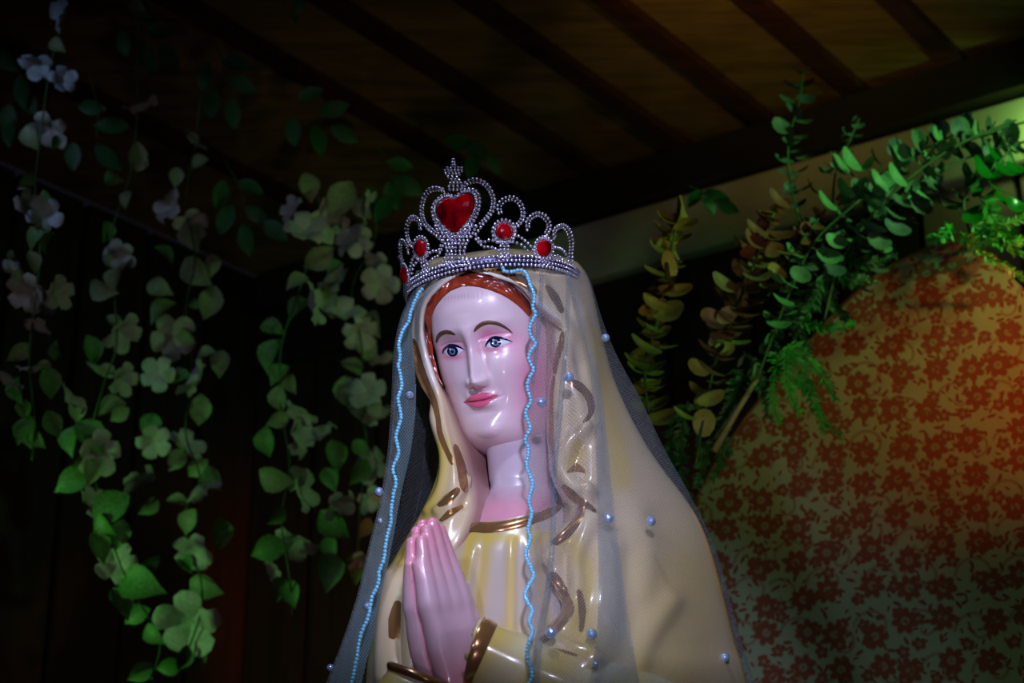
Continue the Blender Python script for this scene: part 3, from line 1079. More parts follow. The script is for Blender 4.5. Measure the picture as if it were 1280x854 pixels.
# filled shield below the heart, and the cross finial
for k in range(12):
    y = 470 + k * 20.5
    half = np.interp(y, [470, 520, 560, 620, 700], [115, 95, 62, 46, 85])
    skip = np.interp(y, [470, 516, 520], [45, 8, 0])
    for sg in (-1, 1):
        chains.append((trace([(365 + sg * skip, y), (365 + sg * half, y)]), BR_, .001))
for x0, x1, y in ((330, 395, 262), (328, 400, 243), (335, 395, 225), (342, 385, 207), (322, 372, 190), (310, 385, 172), (304, 400, 154), (318, 400, 138), (345, 360, 122), (346, 358, 106), (349, 355, 92)):
    chains.append((trace([(x0, y), (x1, y)]), BR_ * .95, .001))
# band
PH = np.linspace(-1.78, 1.78, 200)
for h_, r_, o_ in ((.0010, .0024, .0012), (.0060, .0023, .0014), (.0110, .0024, .0012)):
    chains.append((np.stack([PHI0 + PH, np.full(200, h_)], 1), r_, o_))
cent, rad = [], []
for uv, r, out in chains:
    P = crown_pt(uv[:, 0], uv[:, 1], out)
    P = arclen(P, r * 2.2)
    cent.append(P)
    rad.append(np.full(len(P), r))
cent, rad = np.concatenate(cent), np.concatenate(rad)
V, F = beads(cent, rad, 1)
o = part('bead_work', V, F, M_silver, CROWN)
o['kind'] = 'stuff'
# solid band behind the beads
V = np.concatenate([crown_pt(PHI0 + PH, np.full(200, h_), o_) for h_, o_ in ((-.0005, -.0020), (.0132, -.0020), (.0132, -.0034), (-.0005, -.0034))]).reshape(4, 200, 3).transpose(1, 0, 2)
part('band', V.reshape(-1, 3), grid_faces(200, 4, True), mat('dark_violet_metal', S(70, 64, 96), .35, metal=.8, noise=.4, nscale=60, col2=S(44, 40, 66)), CROWN)
V, F = beads([crown_pt(PHI0 + s_ * 1.80, .006, .001) for s_ in (-1, 1)], [.0034] * 2, 2)
V, F = np.array(V), np.array(F)
k = len(V) // 2
for i in range(2):
    part('end_bead', V[i * k:(i + 1) * k], F[:len(F) // 2], M_silver, CROWN)


def gem(name, outline, ctr, lift):
    """faceted cabochon standing on the ring; outline and ctr in ring coordinates"""
    n = len(outline)
    rings = [(1.0, -.0005), (1.0, .0012), (.78, lift * .75), (.50, lift)]
    V = []
    for f_, l_ in rings:
        uv = ctr + (outline - ctr) * f_
        V += list(crown_pt(uv[:, 0], uv[:, 1], l_ + .001))
    V.append(crown_pt(ctr[0], ctr[1], lift + .0014))
    F = []
    for i in range(len(rings) - 1):
        for j in range(n):
            a, b = i * n + j, i * n + (j + 1) % n
            F.append((a, b, b + n, a + n))
    t = (len(rings) - 1) * n
    F += [(t + j, t + (j + 1) % n, len(V) - 1) for j in range(n)]
    return part(name, np.array(V), F, M_ruby, CROWN, smooth=False)


gem('heart_gem', cat(H, 20, True), hc, .006)
for (cx, cy, rx, ry) in ((640, 502, 46, 48), (866, 598, 39, 50)):
    uv = ring_uv(cx, cy, rx, ry, 17)[:-1]
    gem('round_gem', uv, uv.mean(0), .005)
    uv = mir(uv)[::-1]
    gem('round_gem', uv, uv.mean(0), .005)

# ================================================================== tulle veil
def mat_tulle(name, dens, col):
    m = bpy.data.materials.new(name)
    m.use_nodes = True
    nt = m.node_tree
    nt.nodes.clear()
    out = nt.nodes.new('ShaderNodeOutputMaterial')
    tr = nt.nodes.new('ShaderNodeBsdfTransparent')
    df = nt.nodes.new('ShaderNodeBsdfDiffuse')
    tl = nt.nodes.new('ShaderNodeBsdfTranslucent')
    for s_ in (df, tl):
        s_.inputs['Color'].default_value = (*col, 1)
    mx = nt.nodes.new('ShaderNodeMixShader')
    mx.inputs[0].default_value = .5
    nt.links.new(df.outputs[0], mx.inputs[1])
    nt.links.new(tl.outputs[0], mx.inputs[2])
    wn = nt.nodes.new('ShaderNodeTexWhiteNoise')
    tc0 = nt.nodes.new('ShaderNodeTexCoord')
    sc0 = nt.nodes.new('ShaderNodeVectorMath')
    sc0.operation = 'SCALE'
    sc0.inputs['Scale'].default_value = 900
    nt.links.new(tc0.outputs['Object'], sc0.inputs[0])
    nt.links.new(sc0.outputs[0], wn.inputs['Vector'])
    sb = nt.nodes.new('ShaderNodeVectorMath')
    sb.operation = 'SUBTRACT'
    sb.inputs[1].default_value = (.5, .5, .5)
    nt.links.new(wn.outputs['Color'], sb.inputs[0])
    nm = nt.nodes.new('ShaderNodeVectorMath')
    nm.operation = 'NORMALIZE'
    nt.links.new(sb.outputs[0], nm.inputs[0])
    for s_ in (df, tl):          # thread directions scatter every way
        nt.links.new(nm.outputs[0], s_.inputs['Normal'])
    # woven net: density from two crossing thread sets
    tc = nt.nodes.new('ShaderNodeTexCoord')
    vals = []
    for rot in (0.6, -0.6):
        mp = nt.nodes.new('ShaderNodeMapping')
        mp.inputs['Rotation'].default_value = (0, rot, 0)
        nt.links.new(tc.outputs['Object'], mp.inputs['Vector'])
        w = nt.nodes.new('ShaderNodeTexWave')
        w.wave_type = 'BANDS'
        w.bands_direction = 'X'
        w.inputs['Scale'].default_value = 120
        nt.links.new(mp.outputs['Vector'], w.inputs['Vector'])
        vals.append(w.outputs['Fac'])
    ad = nt.nodes.new('ShaderNodeMath')
    ad.operation = 'MAXIMUM'
    nt.links.new(vals[0], ad.inputs[0])
    nt.links.new(vals[1], ad.inputs[1])
    mr = nt.nodes.new('ShaderNodeMapRange')
    mr.inputs['From Min'].default_value = .45
    mr.inputs['From Max'].default_value = 1
    mr.inputs['To Min'].default_value = dens * .55
    mr.inputs['To Max'].default_value = dens * 1.5
    nt.links.new(ad.outputs[0], mr.inputs['Value'])
    m2 = nt.nodes.new('ShaderNodeMixShader')
    nt.links.new(mr.outputs['Result'], m2.inputs[0])
    nt.links.new(tr.outputs[0], m2.inputs[1])
    nt.links.new(mx.outputs[0], m2.inputs[2])
    nt.links.new(m2.outputs[0], out.inputs['Surface'])
    return m


M_tulle = mat_tulle('white_tulle', .27, S(212, 222, 230))
M_tulle2 = mat_tulle('folded_tulle', .34, S(190, 220, 246))
M_blue = mat('aqua_glass_beads', S(120, 204, 238), .15, coat=.7, noise=.5, nscale=300, col2=S(150, 220, 245))
M_pearl = mat('blue_pearl', S(186, 210, 246), .08, metal=.55, coat=1.0, noise=.4, nscale=120, col2=S(140, 170, 220))
BODY = bvh_of([c for c in STATUE.children if c.type == 'MESH'])
VEIL = thing('tulle_veil', 'sheer white tulle veil with aqua bead edging and sewn pearls over the statue', 'veil', (0, 0, 1.3))
rows = [  # py, left bead, left outer, back-left, right silhouette, right bead, Y of right bead
    (338, 534, 521, 560, 731, 640, -.100), (352, 529, 517, 556, 738, 652, -.105), (370, 522, 513, 552, 744, 663, -.11), (400, 511, 501, 552, 753, 665, -.11), (440, 499, 494, 556, 769, 665, -.11),
    (500, 500, 491, 562, 800, 661, -.11), (560, 497, 487, 565, 827, 660, -.11), (620, 491, 478, 560, 858, 663, -.125), (680, 483, 463, 545, 885, 661, -.15),
    (740, 469, 449, 530, 902, 661, -.18), (800, 450, 430, 515, 917, 662, -.235), (860, 440, 407, 505, 933, 663, -.25), (1000, 405, 360, 480, 962, 668, -.26), (1150, 370, 320, 460, 990, 672, -.26)]
ctrl = []
for py, lb, lo, bl, rs, rb, yb in rows:
    k = min(1, max(0, (py - 338) / 250))
    yl = -.055 - .03 * k
    w = rs - rb
    ctrl.append([at(lb, py, yl), at((lb + lo) / 2 - 1, py, yl + .012), at(lo, py, yl + .05), at((lo + bl) / 2, py, .06), at(bl, py, .10), at(640, py, .16 + .03 * k), at(rs - 20, py, .11),
                 at(rs, py, .02), at(rs - .18 * w, py, -.055 - .04 * k), at(rs - .42 * w, py, -.085 - .06 * k), at(rs - .72 * w, py, yb + .012), at(rb, py, yb)])
nR, nC = 150, 300
T = cat(np.array(ctrl), nR)
T = np.swapaxes(cat(np.swapaxes(T, 0, 1), nC), 0, 1)
cu = np.linspace(0, 11, nC)
rip = np.where(cu > 7.3, np.sin((cu - 7.3) * 8.0) * np.clip((cu - 7.3), 0, 1) * .004, 0)
rip += np.where((cu > 2.2) & (cu < 6), np.sin(cu * 13) * .007, 0)
T[:, :, 1] += rip[None] * np.linspace(.3, 1.2, nR)[:, None]
T[:, :, 0] += rip[None] * np.linspace(.3, 1.2, nR)[:, None] * .6


def clear_of_body(T, gap):
    """keep the cloth outside the statue, moving it outward where it touches"""
    out = T.copy()
    shp = T.shape[:-1]
    for ix in np.ndindex(*shp):
        p = T[ix]
        d = p - CAM
        L = np.linalg.norm(d)
        hit = BODY.ray_cast(Vector(CAM), Vector(d / L))
        if hit[0] is not None and L > hit[3] - gap and L < hit[3] + .09:
            out[ix] = CAM + d / L * (hit[3] - gap)
    return out


fr = cu > 7.0
T[:, fr] = clear_of_body(T[:, fr], .006)
T[:, cu < 2.0] = clear_of_body(T[:, cu < 2.0], .006)
part('netting', T.reshape(-1, 3), grid_faces(nR, nC), M_tulle, VEIL)


M_tulle3 = mat_tulle('doubled_tulle', .74, S(184, 216, 222))


def strip(L, R_, Yf, n=90, m=10, name='fold', gap=.010, mt=None):
    a, b = cat(np.array(L, float), n), cat(np.array(R_, float), n)
    V = np.empty((n, m, 3))
    for j in range(m):
        t = j / (m - 1)
        p = a * (1 - t) + b * t
        V[:, j] = at(p[:, 0], p[:, 1], Yf(p[:, 1]) - .004 * math.sin(math.pi * t))
    V = clear_of_body(V, gap)
    return part(name, V.reshape(-1, 3), grid_faces(n, m), mt or M_tulle2, VEIL)


yfr = lambda y: np.interp(y, [340, 440, 560, 620, 740, 860], [-.06, -.075, -.095, -.125, -.17, -.21])
strip([(708, 346), (722, 400), (735, 450), (741, 500), (745, 560), (747, 620), (748, 680), (748, 740), (745, 800), (735, 862)],
      [(715, 346), (731, 400), (744, 450), (753, 500), (760, 560), (766, 620), (773, 680), (781, 740), (790, 800), (801, 862)], yfr)
strip([(708, 342), (707, 400), (703, 445), (696, 520), (690, 586), (688, 660), (682, 730), (668, 808), (664, 860)],
      [(713, 342), (712, 400), (709, 445), (703, 520), (697, 586), (695, 660), (690, 730), (678, 808), (674, 860)], lambda y: yfr(y) - .012)
strip([(675, 336), (674, 370), (671, 400), (668, 440), (664, 480)], [(680, 336), (679, 370), (677, 400), (673, 440), (668, 480)], lambda y: y * 0 - .108)
strip([(517, 366), (502, 402), (495, 440), (492, 500), (488, 560), (479, 620), (464, 680), (450, 740), (431, 800), (408, 862)],
      [(522, 366), (514, 402), (517, 440), (520, 500), (514, 560), (501, 620), (490, 680), (478, 740), (465, 800), (450, 862)], lambda y: np.interp(y, [366, 600, 860], [-.02, -.035, -.05]), gap=.004, mt=M_tulle3)

VB = bvh_of([c for c in VEIL.children if c.type == 'MESH'])


def on_veil(px, py, gap=.002):
    d = ray(px, py)
    d = d / np.linalg.norm(d)
    h = VB.ray_cast(Vector(CAM), Vector(d))
    return (None if h[0] is None else CAM + d * (h[3] - gap))


def bead_chain(P, depth, r=.0027):
    P = cat(np.array(P, float), 400)
    W = np.array([at(p[0], p[1], depth(p[1])) for p in P])
    C = arclen(W, r * 1.55)
    C += np.random.default_rng(3).normal(size=C.shape) * .00018
    V, F = beads(C, r, 1)
    o = part('bead_edging', V, F, M_blue, VEIL)
    o['kind'] = 'stuff'


rbY = lambda y: np.interp(y, [r[0] for r in rows], [r[6] for r in rows]) - .003
bead_chain([(628, 335), (631, 339), (640, 339.5), (650, 337.5), (657, 341), (662, 353), (668, 370), (666.5, 384), (669.5, 393), (664, 404), (662, 415), (667, 425), (669.5, 431), (663, 440), (661, 450),
            (667, 462), (661, 474), (659, 486), (663.5, 501), (657, 517), (662.5, 535), (656.5, 549), (661, 563), (658.5, 583), (666, 605), (661, 625), (664.5, 642), (660, 662), (663, 674), (657, 692), (662, 706), (667, 720),
            (661, 732), (656.5, 744), (660, 754), (665.5, 764), (661.5, 778), (665.5, 790), (659, 811), (660, 825), (665, 842), (661, 860), (666, 880), (660, 900)], rbY)
lbY = lambda y: np.interp(y, [338, 588, 1150], [-.06, -.09, -.09])
bead_chain([(527, 362), (521, 371), (514, 388), (511, 402), (503, 415), (499, 430), (500, 447), (498, 458), (501, 470), (502, 484), (497.5, 498), (500, 511), (501, 524), (495, 546), (498.5, 566), (491, 586), (495, 602), (492, 618), (489, 639),
            (489, 652), (485, 668), (482, 682), (480, 698), (474, 714), (473, 728), (465, 748), (460, 772), (453, 788), (449, 803), (446, 822), (441, 848), (432, 880), (428, 900)], lbY)
sv, sf = ico(3)
for (px, py, r) in ((757, 422.5, 5.4), (711, 471.5, 6.2), (677, 503, 6.0), (512, 494, 5.2), (474, 615, 5.8), (475, 651, 3.4), (761, 648, 5.4), (813.5, 651.5, 5.8), (688.5, 791.5, 6.2), (739.5, 793, 6.2), (906, 822.5, 5.6), (459.5, 758, 4.8), (413, 835, 4.4), (744, 830, 3.6)):
    P = on_veil(px, py)
    if P is None:
        P = at(px, py, -.03)
    part('pearl', P + sv * r * .00097, sf, M_pearl, VEIL)

# ================================================================== arched floral panel
def floral_material():
    m = bpy.data.materials.new('floral_lace_fabric')
    m.use_nodes = True
    nt = m.node_tree
    N, L = nt.nodes, nt.links
    bs = N['Principled BSDF']
    bs.inputs['Roughness'].default_value = .85
    tc = N.new('ShaderNodeTexCoord')
    sp = N.new('ShaderNodeSeparateXYZ')
    L.new(tc.outputs['UV'], sp.inputs[0])

    def val(x, sock):
        if isinstance(x, (int, float)):
            sock.default_value = x
        else:
            L.new(x, sock)

    def mth(op, a, b=0.0, c=None):
        n = N.new('ShaderNodeMath')
        n.operation = op
        val(a, n.inputs[0])
        val(b, n.inputs[1])
        if c is not None:
            val(c, n.inputs[2])
        return n.outputs[0]

    def layer(scale, off, rnd):
        mp = N.new('ShaderNodeMapping')
        mp.inputs['Location'].default_value = (*off, 0)
        mp.inputs['Scale'].default_value = (scale, scale, scale)
        L.new(tc.outputs['UV'], mp.inputs['Vector'])
        v = N.new('ShaderNodeTexVoronoi')
        v.voronoi_dimensions = '2D'
        v.inputs['Scale'].default_value = 1
        v.inputs['Randomness'].default_value = rnd
        L.new(mp.outputs[0], v.inputs['Vector'])
        sb = N.new('ShaderNodeVectorMath')
        sb.operation = 'SUBTRACT'
        L.new(mp.outputs[0], sb.inputs[0])
        L.new(v.outputs['Position'], sb.inputs[1])
        s = N.new('ShaderNodeSeparateXYZ')
        L.new(sb.outputs[0], s.inputs[0])
        r = mth('SQRT', mth('ADD', mth('MULTIPLY', s.outputs[0], s.outputs[0]), mth('MULTIPLY', s.outputs[1], s.outputs[1])))
        th = mth('ARCTAN2', s.outputs[1], s.outputs[0])
        sc = N.new('ShaderNodeSeparateColor')
        L.new(v.outputs['Color'], sc.inputs[0])
        return r, th, sc.outputs[0], s

    def soft(d, w=.03):               # 1 inside (d>0)
        n = N.new('ShaderNodeMapRange')
        n.inputs['From Min'].default_value = -w
        n.inputs['From Max'].default_value = w
        val(d, n.inputs['Value'])
        return n.outputs[0]

    def flower(scale, off, R, petals, rnd=.55):
        r, th, c, s = layer(scale, off, rnd)
        rad = mth('MULTIPLY_ADD', mth('ABSOLUTE', mth('COSINE', mth('MULTIPLY', mth('ADD', th, mth('MULTIPLY', c, 6.0)), petals / 2))), R * .36, R * .64)
        body = soft(mth('SUBTRACT', rad, r), .035)
        eye = soft(mth('SUBTRACT', R * .30, r), .03)
        dot_ = soft(mth('SUBTRACT', R * .10, r), .03)
        return mth('SUBTRACT', mth('SUBTRACT', body, mth('MULTIPLY', eye, .6)), mth('MULTIPLY', dot_, -.5))

    def leaves(scale, off, a, b):
        r, th, c, s = layer(scale, off, .9)
        ang = mth('MULTIPLY', c, 6.28)
        ca, sa = mth('COSINE', ang), mth('SINE', ang)
        x = mth('ADD', mth('MULTIPLY', s.outputs[0], ca), mth('MULTIPLY', s.outputs[1], sa))
        y = mth('SUBTRACT', mth('MULTIPLY', s.outputs[1], ca), mth('MULTIPLY', s.outputs[0], sa))
        e = mth('SQRT', mth('ADD', mth('POWER', mth('DIVIDE', x, a), 2), mth('POWER', mth('DIVIDE', y, b), 2)))
        return soft(mth('SUBTRACT', 1.0, e), .15)

    def swirl(scale, off, R):
        r, th, c, s = layer(scale, off, .5)
        rr_ = mth('ADD', R * .5, mth('MULTIPLY', th, R * .14))
        d = mth('ABSOLUTE', mth('SUBTRACT', r, rr_))
        return mth('MULTIPLY', soft(mth('SUBTRACT', .035, d), .02), .55)

    f1 = flower(16, (0, 0), .37, 7, .45)
    f2 = flower(21, (.37, .61), .25, 5, .7)
    f3 = leaves(34, (.2, .9), .27, .10)
    f4 = leaves(44, (.7, .3), .22, .09)
    f5 = swirl(13, (.4, .2), .5)
    t = mth('MAXIMUM', mth('MAXIMUM', f1, f2), mth('MAXIMUM', mth('MAXIMUM', f3, f4), f5))
    t = mth('MINIMUM', mth('MAXIMUM', t, 0.0), 1.0)
    nz = N.new('ShaderNodeTexNoise')
    nz.inputs['Scale'].default_value = 5
    L.new(tc.outputs['UV'], nz.inputs['Vector'])
    g_ = N.new('ShaderNodeMix')
    g_.data_type = 'RGBA'
    g_.inputs['A'].default_value = (*S(122, 138, 106), 1)
    g_.inputs['B'].default_value = (*S(104, 118, 92), 1)
    L.new(nz.outputs['Fac'], g_.inputs['Factor'])
    mx = N.new('ShaderNodeMix')
    mx.data_type = 'RGBA'
    L.new(t, mx.inputs['Factor'])
    L.new(g_.outputs['Result'], mx.inputs['A'])
    mx.inputs['B'].default_value = (*S(96, 46, 20), 1)
    L.new(mx.outputs['Result'], bs.inputs['Base Color'])
    bp = N.new('ShaderNodeBump')
    bp.inputs['Strength'].default_value = .3
    bp.inputs['Distance'].default_value = .002
    L.new(t, bp.inputs['Height'])
    L.new(bp.outputs[0], bs.inputs['Normal'])
    return m


M_floral = floral_material()
PY0, PSL = 1.02, .42               # panel plane y = PY0 - PSL * (x - 0.35)
pdir = np.array([1, -PSL, 0]) / math.hypot(1, PSL)
pnor = np.array([-PSL, -1, 0]) / math.hypot(1, PSL)


def on_panel(px, py):
    d = ray(px, py)
    n_ = np.array([PSL, 1, 0])
    t = (PY0 + PSL * .35 - CAM @ n_) / (d @ n_)
    return CAM + d * t


out_px = [(838, 1000), (838, 800), (848, 715), (868, 640), (905, 572), (952, 505), (1010, 437), (1065, 377), (1108, 343), (1150, 321), (1190, 312), (1235, 326), (1279, 362), (1330, 420), (1390, 500), (1440, 600), (1460, 720), (1466, 1000)]
P = np.array([on_panel(*p) for p in cat(np.array(out_px, float), 90)])
P = np.vstack([P, P[-1] * [1, 1, 0], P[0] * [1, 1, 0]])
n = len(P)
PANEL = thing('arched_panel', 'arched backdrop panel covered in brown floral lace fabric', 'panel', tuple(np.array([P[:, 0].mean(), P[:, 1].mean(), 0])))
V = np.vstack([P + pnor * .012, P - pnor * .012])
F = [tuple(range(n)), tuple(range(2 * n - 1, n - 1, -1))] + [(i, i + n, (i + 1) % n + n, (i + 1) % n) for i in range(n)]
me = mesh('fabric_board', V, F, M_floral, False)
uv = me.uv_layers.new(name='UVMap')
for lp in me.loops:
    p = V[lp.vertex_index]
    uv.data[lp.index].uv = (p @ pdir, p[2])
obj('fabric_board', me, PANEL)
M_stick = mat('weathered_stick', S(150, 140, 90), .7, noise=.6, nscale=30, col2=S(110, 96, 60))
V, F = tube(np.array([P[8] + pnor * .02, P[40] + pnor * .02]), .002)
V, F = tube(P[6:62] + pnor * .0, .012, 8)
part('rim', V, F, mat('gold_rim', S(140, 110, 60), .4, noise=.5, nscale=20, col2=S(100, 70, 40)), PANEL)

# ================================================================== foliage
RNG = random.Random(11)


def leaf_mesh(name, mtl, kind):
    if kind == 'round':
        n, rows_ = 12, []
        V = [(0, .5, -.04)]
        for i in range(n):
            a = 2 * math.pi * i / n
            V.append((.46 * math.sin(a), .5 - .5 * math.cos(a), .10 + .06 * math.cos(2 * a)))
        for i in range(n):
            a = 2 * math.pi * i / n
            V.append((.26 * math.sin(a), .5 - .28 * math.cos(a), .05))
        F = [(0, 1 + n + i, 1 + n + (i + 1) % n) for i in range(n)] + [(1 + n + i, 1 + i, 1 + (i + 1) % n, 1 + n + (i + 1) % n) for i in range(n)]
    elif kind == 'lance':
        prof_ = [(0, .02), (.12, .16), (.3, .25), (.5, .27), (.7, .21), (.87, .11), (1.0, .0)]
        V, F = [], []
        for t, w in prof_:
            z = .10 * math.sin(t * 3.0)
            V += [(-w, t, z + .05), (0, t, z), (w, t, z + .05)]
        for i in range(len(prof_) - 1):
            a = 3 * i
            F += [(a, a + 1, a + 4, a + 3), (a + 1, a + 2, a + 5, a + 4)]
    elif kind == 'fold':
        prof_ = [(0, .03), (.15, .24), (.35, .36), (.55, .34), (.72, .26), (.88, .12), (1.05, .0)]
        V, F = [], []
        for t, w in prof_:
            z = .16 * math.sin(t * 2.6) - .1 * t
            V += [(-w, t, z + .16 * w / .3), (0, t, z), (w, t, z + .22 * w / .3)]
        for i in range(len(prof_) - 1):
            a = 3 * i
            F += [(a, a + 1, a + 4, a + 3), (a + 1, a + 2, a + 5, a + 4)]
    elif kind == 'flower':
        V, F = [(0, 0, -.12)], []
        for p in range(5):
            a0 = 2 * math.pi * p / 5
            c = len(V)
            pr = [(.16, .11, -.02), (.34, .25, .10), (.50, .26 - .05 * (p % 3 == 1), .10 + .14 * (p % 2)), (.60, .15, .02 + .20 * (p % 3 == 0))]
            for r, w, z in pr:
                for s_ in (-1, 0, 1):
                    ang = a0 + s_ * math.atan2(w, r)
                    rr_ = math.hypot(r, w) if s_ else r * 1.04
                    V.append((rr_ * math.cos(ang), rr_ * math.sin(ang), z - (.03 if s_ else 0)))
            F += [(0, c, c + 1), (0, c + 1, c + 2)]
            for i in range(3):
                a = c + 3 * i
                F += [(a, a + 3, a + 4, a + 1), (a + 1, a + 4, a + 5, a + 2)]
    me = mesh(name, np.array(V), F, mtl)
    return me


def leafmat(name, c1, c2, rough=.55):
    m = mat(name, S(*c1), rough, noise=.9, nscale=14, col2=S(*c2))
    m.node_tree.nodes['Principled BSDF'].inputs['Subsurface Weight'].default_value = 0
    return m


def put(me, name, parent, pos, along, facing, size, wide=1.0):
    """one leaf or flower: its length runs along, its face looks toward facing"""
    y = Vector(along).normalized()
    z = Vector(facing)
    z = (z - y * z.dot(y))
    z = z.normalized() if z.length > 1e-6 else y.orthogonal()
    x = y.cross(z)
    o = bpy.data.objects.new(name, me)
    COL.objects.link(o)
    o.parent = parent
    R_ = Matrix((x, y, z)).transposed().to_4x4()
    o.matrix_local = Matrix.Translation(Vector(pos) - Vector(parent.location)) @ R_ @ Matrix.Diagonal((size * wide, size, size, 1))
    return o


def pdir3(dx, dy, dz=0.0):
    """direction seen as (dx, dy) in the picture, dz away from the camera"""
    v = np.array([dx, 0, 0]) - dy * UP + dz * FW
    return v / (np.linalg.norm(v) + 1e-9)


def toward(rx=.5):
    return -FW + np.array([RNG.uniform(-rx, rx), 0, RNG.uniform(-rx, rx)])


def ppm(Y):
    return FPX / ((Y - CAM[1]) / math.cos(PITCH) * 1.0)


M_stem = leafmat('green_stem', (70, 100, 50), (50, 70, 36))
M_petal = leafmat('pale_petal', (188, 180, 176), (164, 150, 150))
M_petalb = leafmat('cool_white_petal', (200, 206, 220), (170, 178, 196))
M_vleaf = leafmat('vine_leaf_green', (96, 140, 70), (60, 104, 46))
M_dleaf = leafmat('deep_green_leaf', (30, 92, 34), (20, 66, 26))
ME_fl = leaf_mesh('pale_flower', M_petal, 'flower')
ME_flb = leaf_mesh('cool_flower', M_petalb, 'flower')
ME_vl = leaf_mesh('vine_leaf', M_vleaf, 'fold')
ME_vl2 = leaf_mesh('vine_leaf_pale', leafmat('pale_vine_leaf', (140, 146, 110), (104, 118, 80)), 'fold')
ME_dl = leaf_mesh('deep_leaf', M_dleaf, 'lance')


def stem_of(parent, pts, r=.0022, m=M_stem):
    V, F = tube(cat(np.array(pts), max(8, 5 * len(pts))), r, 6)
    part('stem', V, F, m, parent)


def garland(label, path, Y, items, tail=None, cool=0.0):
    W = [at(x, y, Y + .04 * math.sin(i * 1.7)) for i, (x, y) in enumerate(path)]
    g_ = thing('flower_garland', label, 'garland', tuple(W[0]), 'flower garlands hanging on the left')
    stem_of(g_, W)
    sc = 1 / ppm(Y)
    for it in items:
        x, y, k = it[:3]
        s_ = it[3] if len(it) > 3 else 1.0
        Yp = Y + RNG.uniform(-.05, .03)
        p = at(x, y, Yp)
        if k == 'f':
            me = ME_flb if RNG.random() < cool * max(0, 1 - y / 450) else ME_fl
            sz = 40 * sc * s_ * RNG.uniform(.85, 1.15)
            put(me, 'flower', g_, p, pdir3(RNG.uniform(-1, 1), RNG.uniform(-1, 1), RNG.uniform(-.8, .8)), toward(1.9), sz)
        else:
            a = RNG.uniform(-1, 1) * 1.5
            sz = 38 * sc * s_ * RNG.uniform(.85, 1.15)
            d = pdir3(math.sin(a), math.cos(a) * .8 + .2, RNG.uniform(-.4, .2))
            put(ME_vl if k == 'g' else ME_vl2, 'leaf', g_, p - d * sz * .5, d, toward(.9), sz)
    if tail:
        for (a_, b_) in tail:
            put(ME_vl, 'leaf', g_, at(*a_, Y), at(*b_, Y) - at(*a_, Y), toward(.3), np.linalg.norm(at(*b_, Y) - at(*a_, Y)))
    return g_


def fill(path, n, w, kinds, seed):
    """extra blossoms and leaves scattered beside the stem"""
    r = random.Random(seed)
    P_ = lin(np.array(path, float), n)
    return [(p[0] + r.uniform(-w, w), p[1] + r.uniform(-6, 6), r.choice(kinds), r.uniform(.7, 1.0)) for p in P_]


p1 = [(70, -30), (74, 30), (62, 90), (52, 160), (44, 240), (50, 310), (44, 380), (36, 450), (44, 530), (40, 575)]
garland('leftmost hanging garland of blue white flowers, ending in thin green strands', p1, 1.05,
        [(78, 15, 'f', 1.1), (73, 57, 'p', .8), (46, 80, 'f', .9), (78, 100, 'f', .9), (40, 172, 'p', .9), (62, 163, 'f', 1.05), (68, 178, 'g', .5), (32, 225, 'g', .6), (36, 262, 'f', 1.1), (55, 268, 'f', 1.1), (62, 248, 'g', .8), (50, 300, 'g', .9), (62, 305, 'g', .7),
         (22, 335, 'f', .9), (40, 328, 'p', .8), (34, 366, 'f', 1.2), (52, 372, 'f', 1.1), (73, 366, 'f', 1.0), (48, 405, 'f', .9), (22, 440, 'p', 1.0), (8, 478, 'f', .9), (26, 488, 'g', 1.1), (42, 462, 'f', 1.1), (60, 478, 'g', 1.0), (88, 500, 'f', 1.0), (30, 512, 'g', .7), (66, 530, 'g', .8), (75, 440, 'g', .8)],
        [((36, 520), (38, 560)), ((40, 540), (56, 560)), ((30, 530), (22, 556))], cool=.95)
p2 = [(178, -30), (172, 60), (172, 140), (162, 220), (140, 290), (142, 360), (146, 430), (130, 480), (112, 560), (130, 640), (148, 700), (172, 750), (200, 800), (190, 850)]
garland('long hanging garland with bright green leaves, second from the left edge', p2, 1.25,
        [(172, 10, 'p', .8), (177, 135, 'f', .9), (168, 195, 'p', .9), (176, 205, 'p', .7), (143, 222, 'g', .8), (160, 250, 'p', .6), (132, 290, 'g', .9), (150, 320, 'f', .9), (148, 318, 'f', .9), (130, 360, 'p', 1.0), (145, 350, 'p', .8), (152, 415, 'f', 1.1), (142, 405, 'p', .8), (113, 438, 'g', .9), (127, 465, 'f', .9), (153, 474, 'f', .9), (98, 512, 'p', .8), (140, 512, 'p', .9), (150, 518, 'p', .7),
         (92, 552, 'g', .9), (112, 548, 'g', 1.3), (122, 566, 'f', 1.1), (103, 578, 'g', 1.1), (130, 575, 'g', 1.0), (92, 605, 'g', 1.2), (112, 590, 'p', 1.0), (115, 628, 'f', 1.0), (140, 640, 'g', 1.4), (134, 655, 'g', .9), (150, 668, 'g', 1.0), (122, 685, 'g', 1.0), (145, 705, 'f', 1.0), (178, 732, 'g', 1.4), (185, 702, 'g', .7), (150, 755, 'g', 1.3), (172, 770, 'g', .9)],
        [((185, 780), (205, 805)), ((190, 830), (160, 850))])
p3 = [(250, 120), (244, 180), (232, 250), (244, 320), (232, 390), (240, 460), (232, 540), (250, 600), (228, 650), (246, 700), (252, 760), (228, 830)]
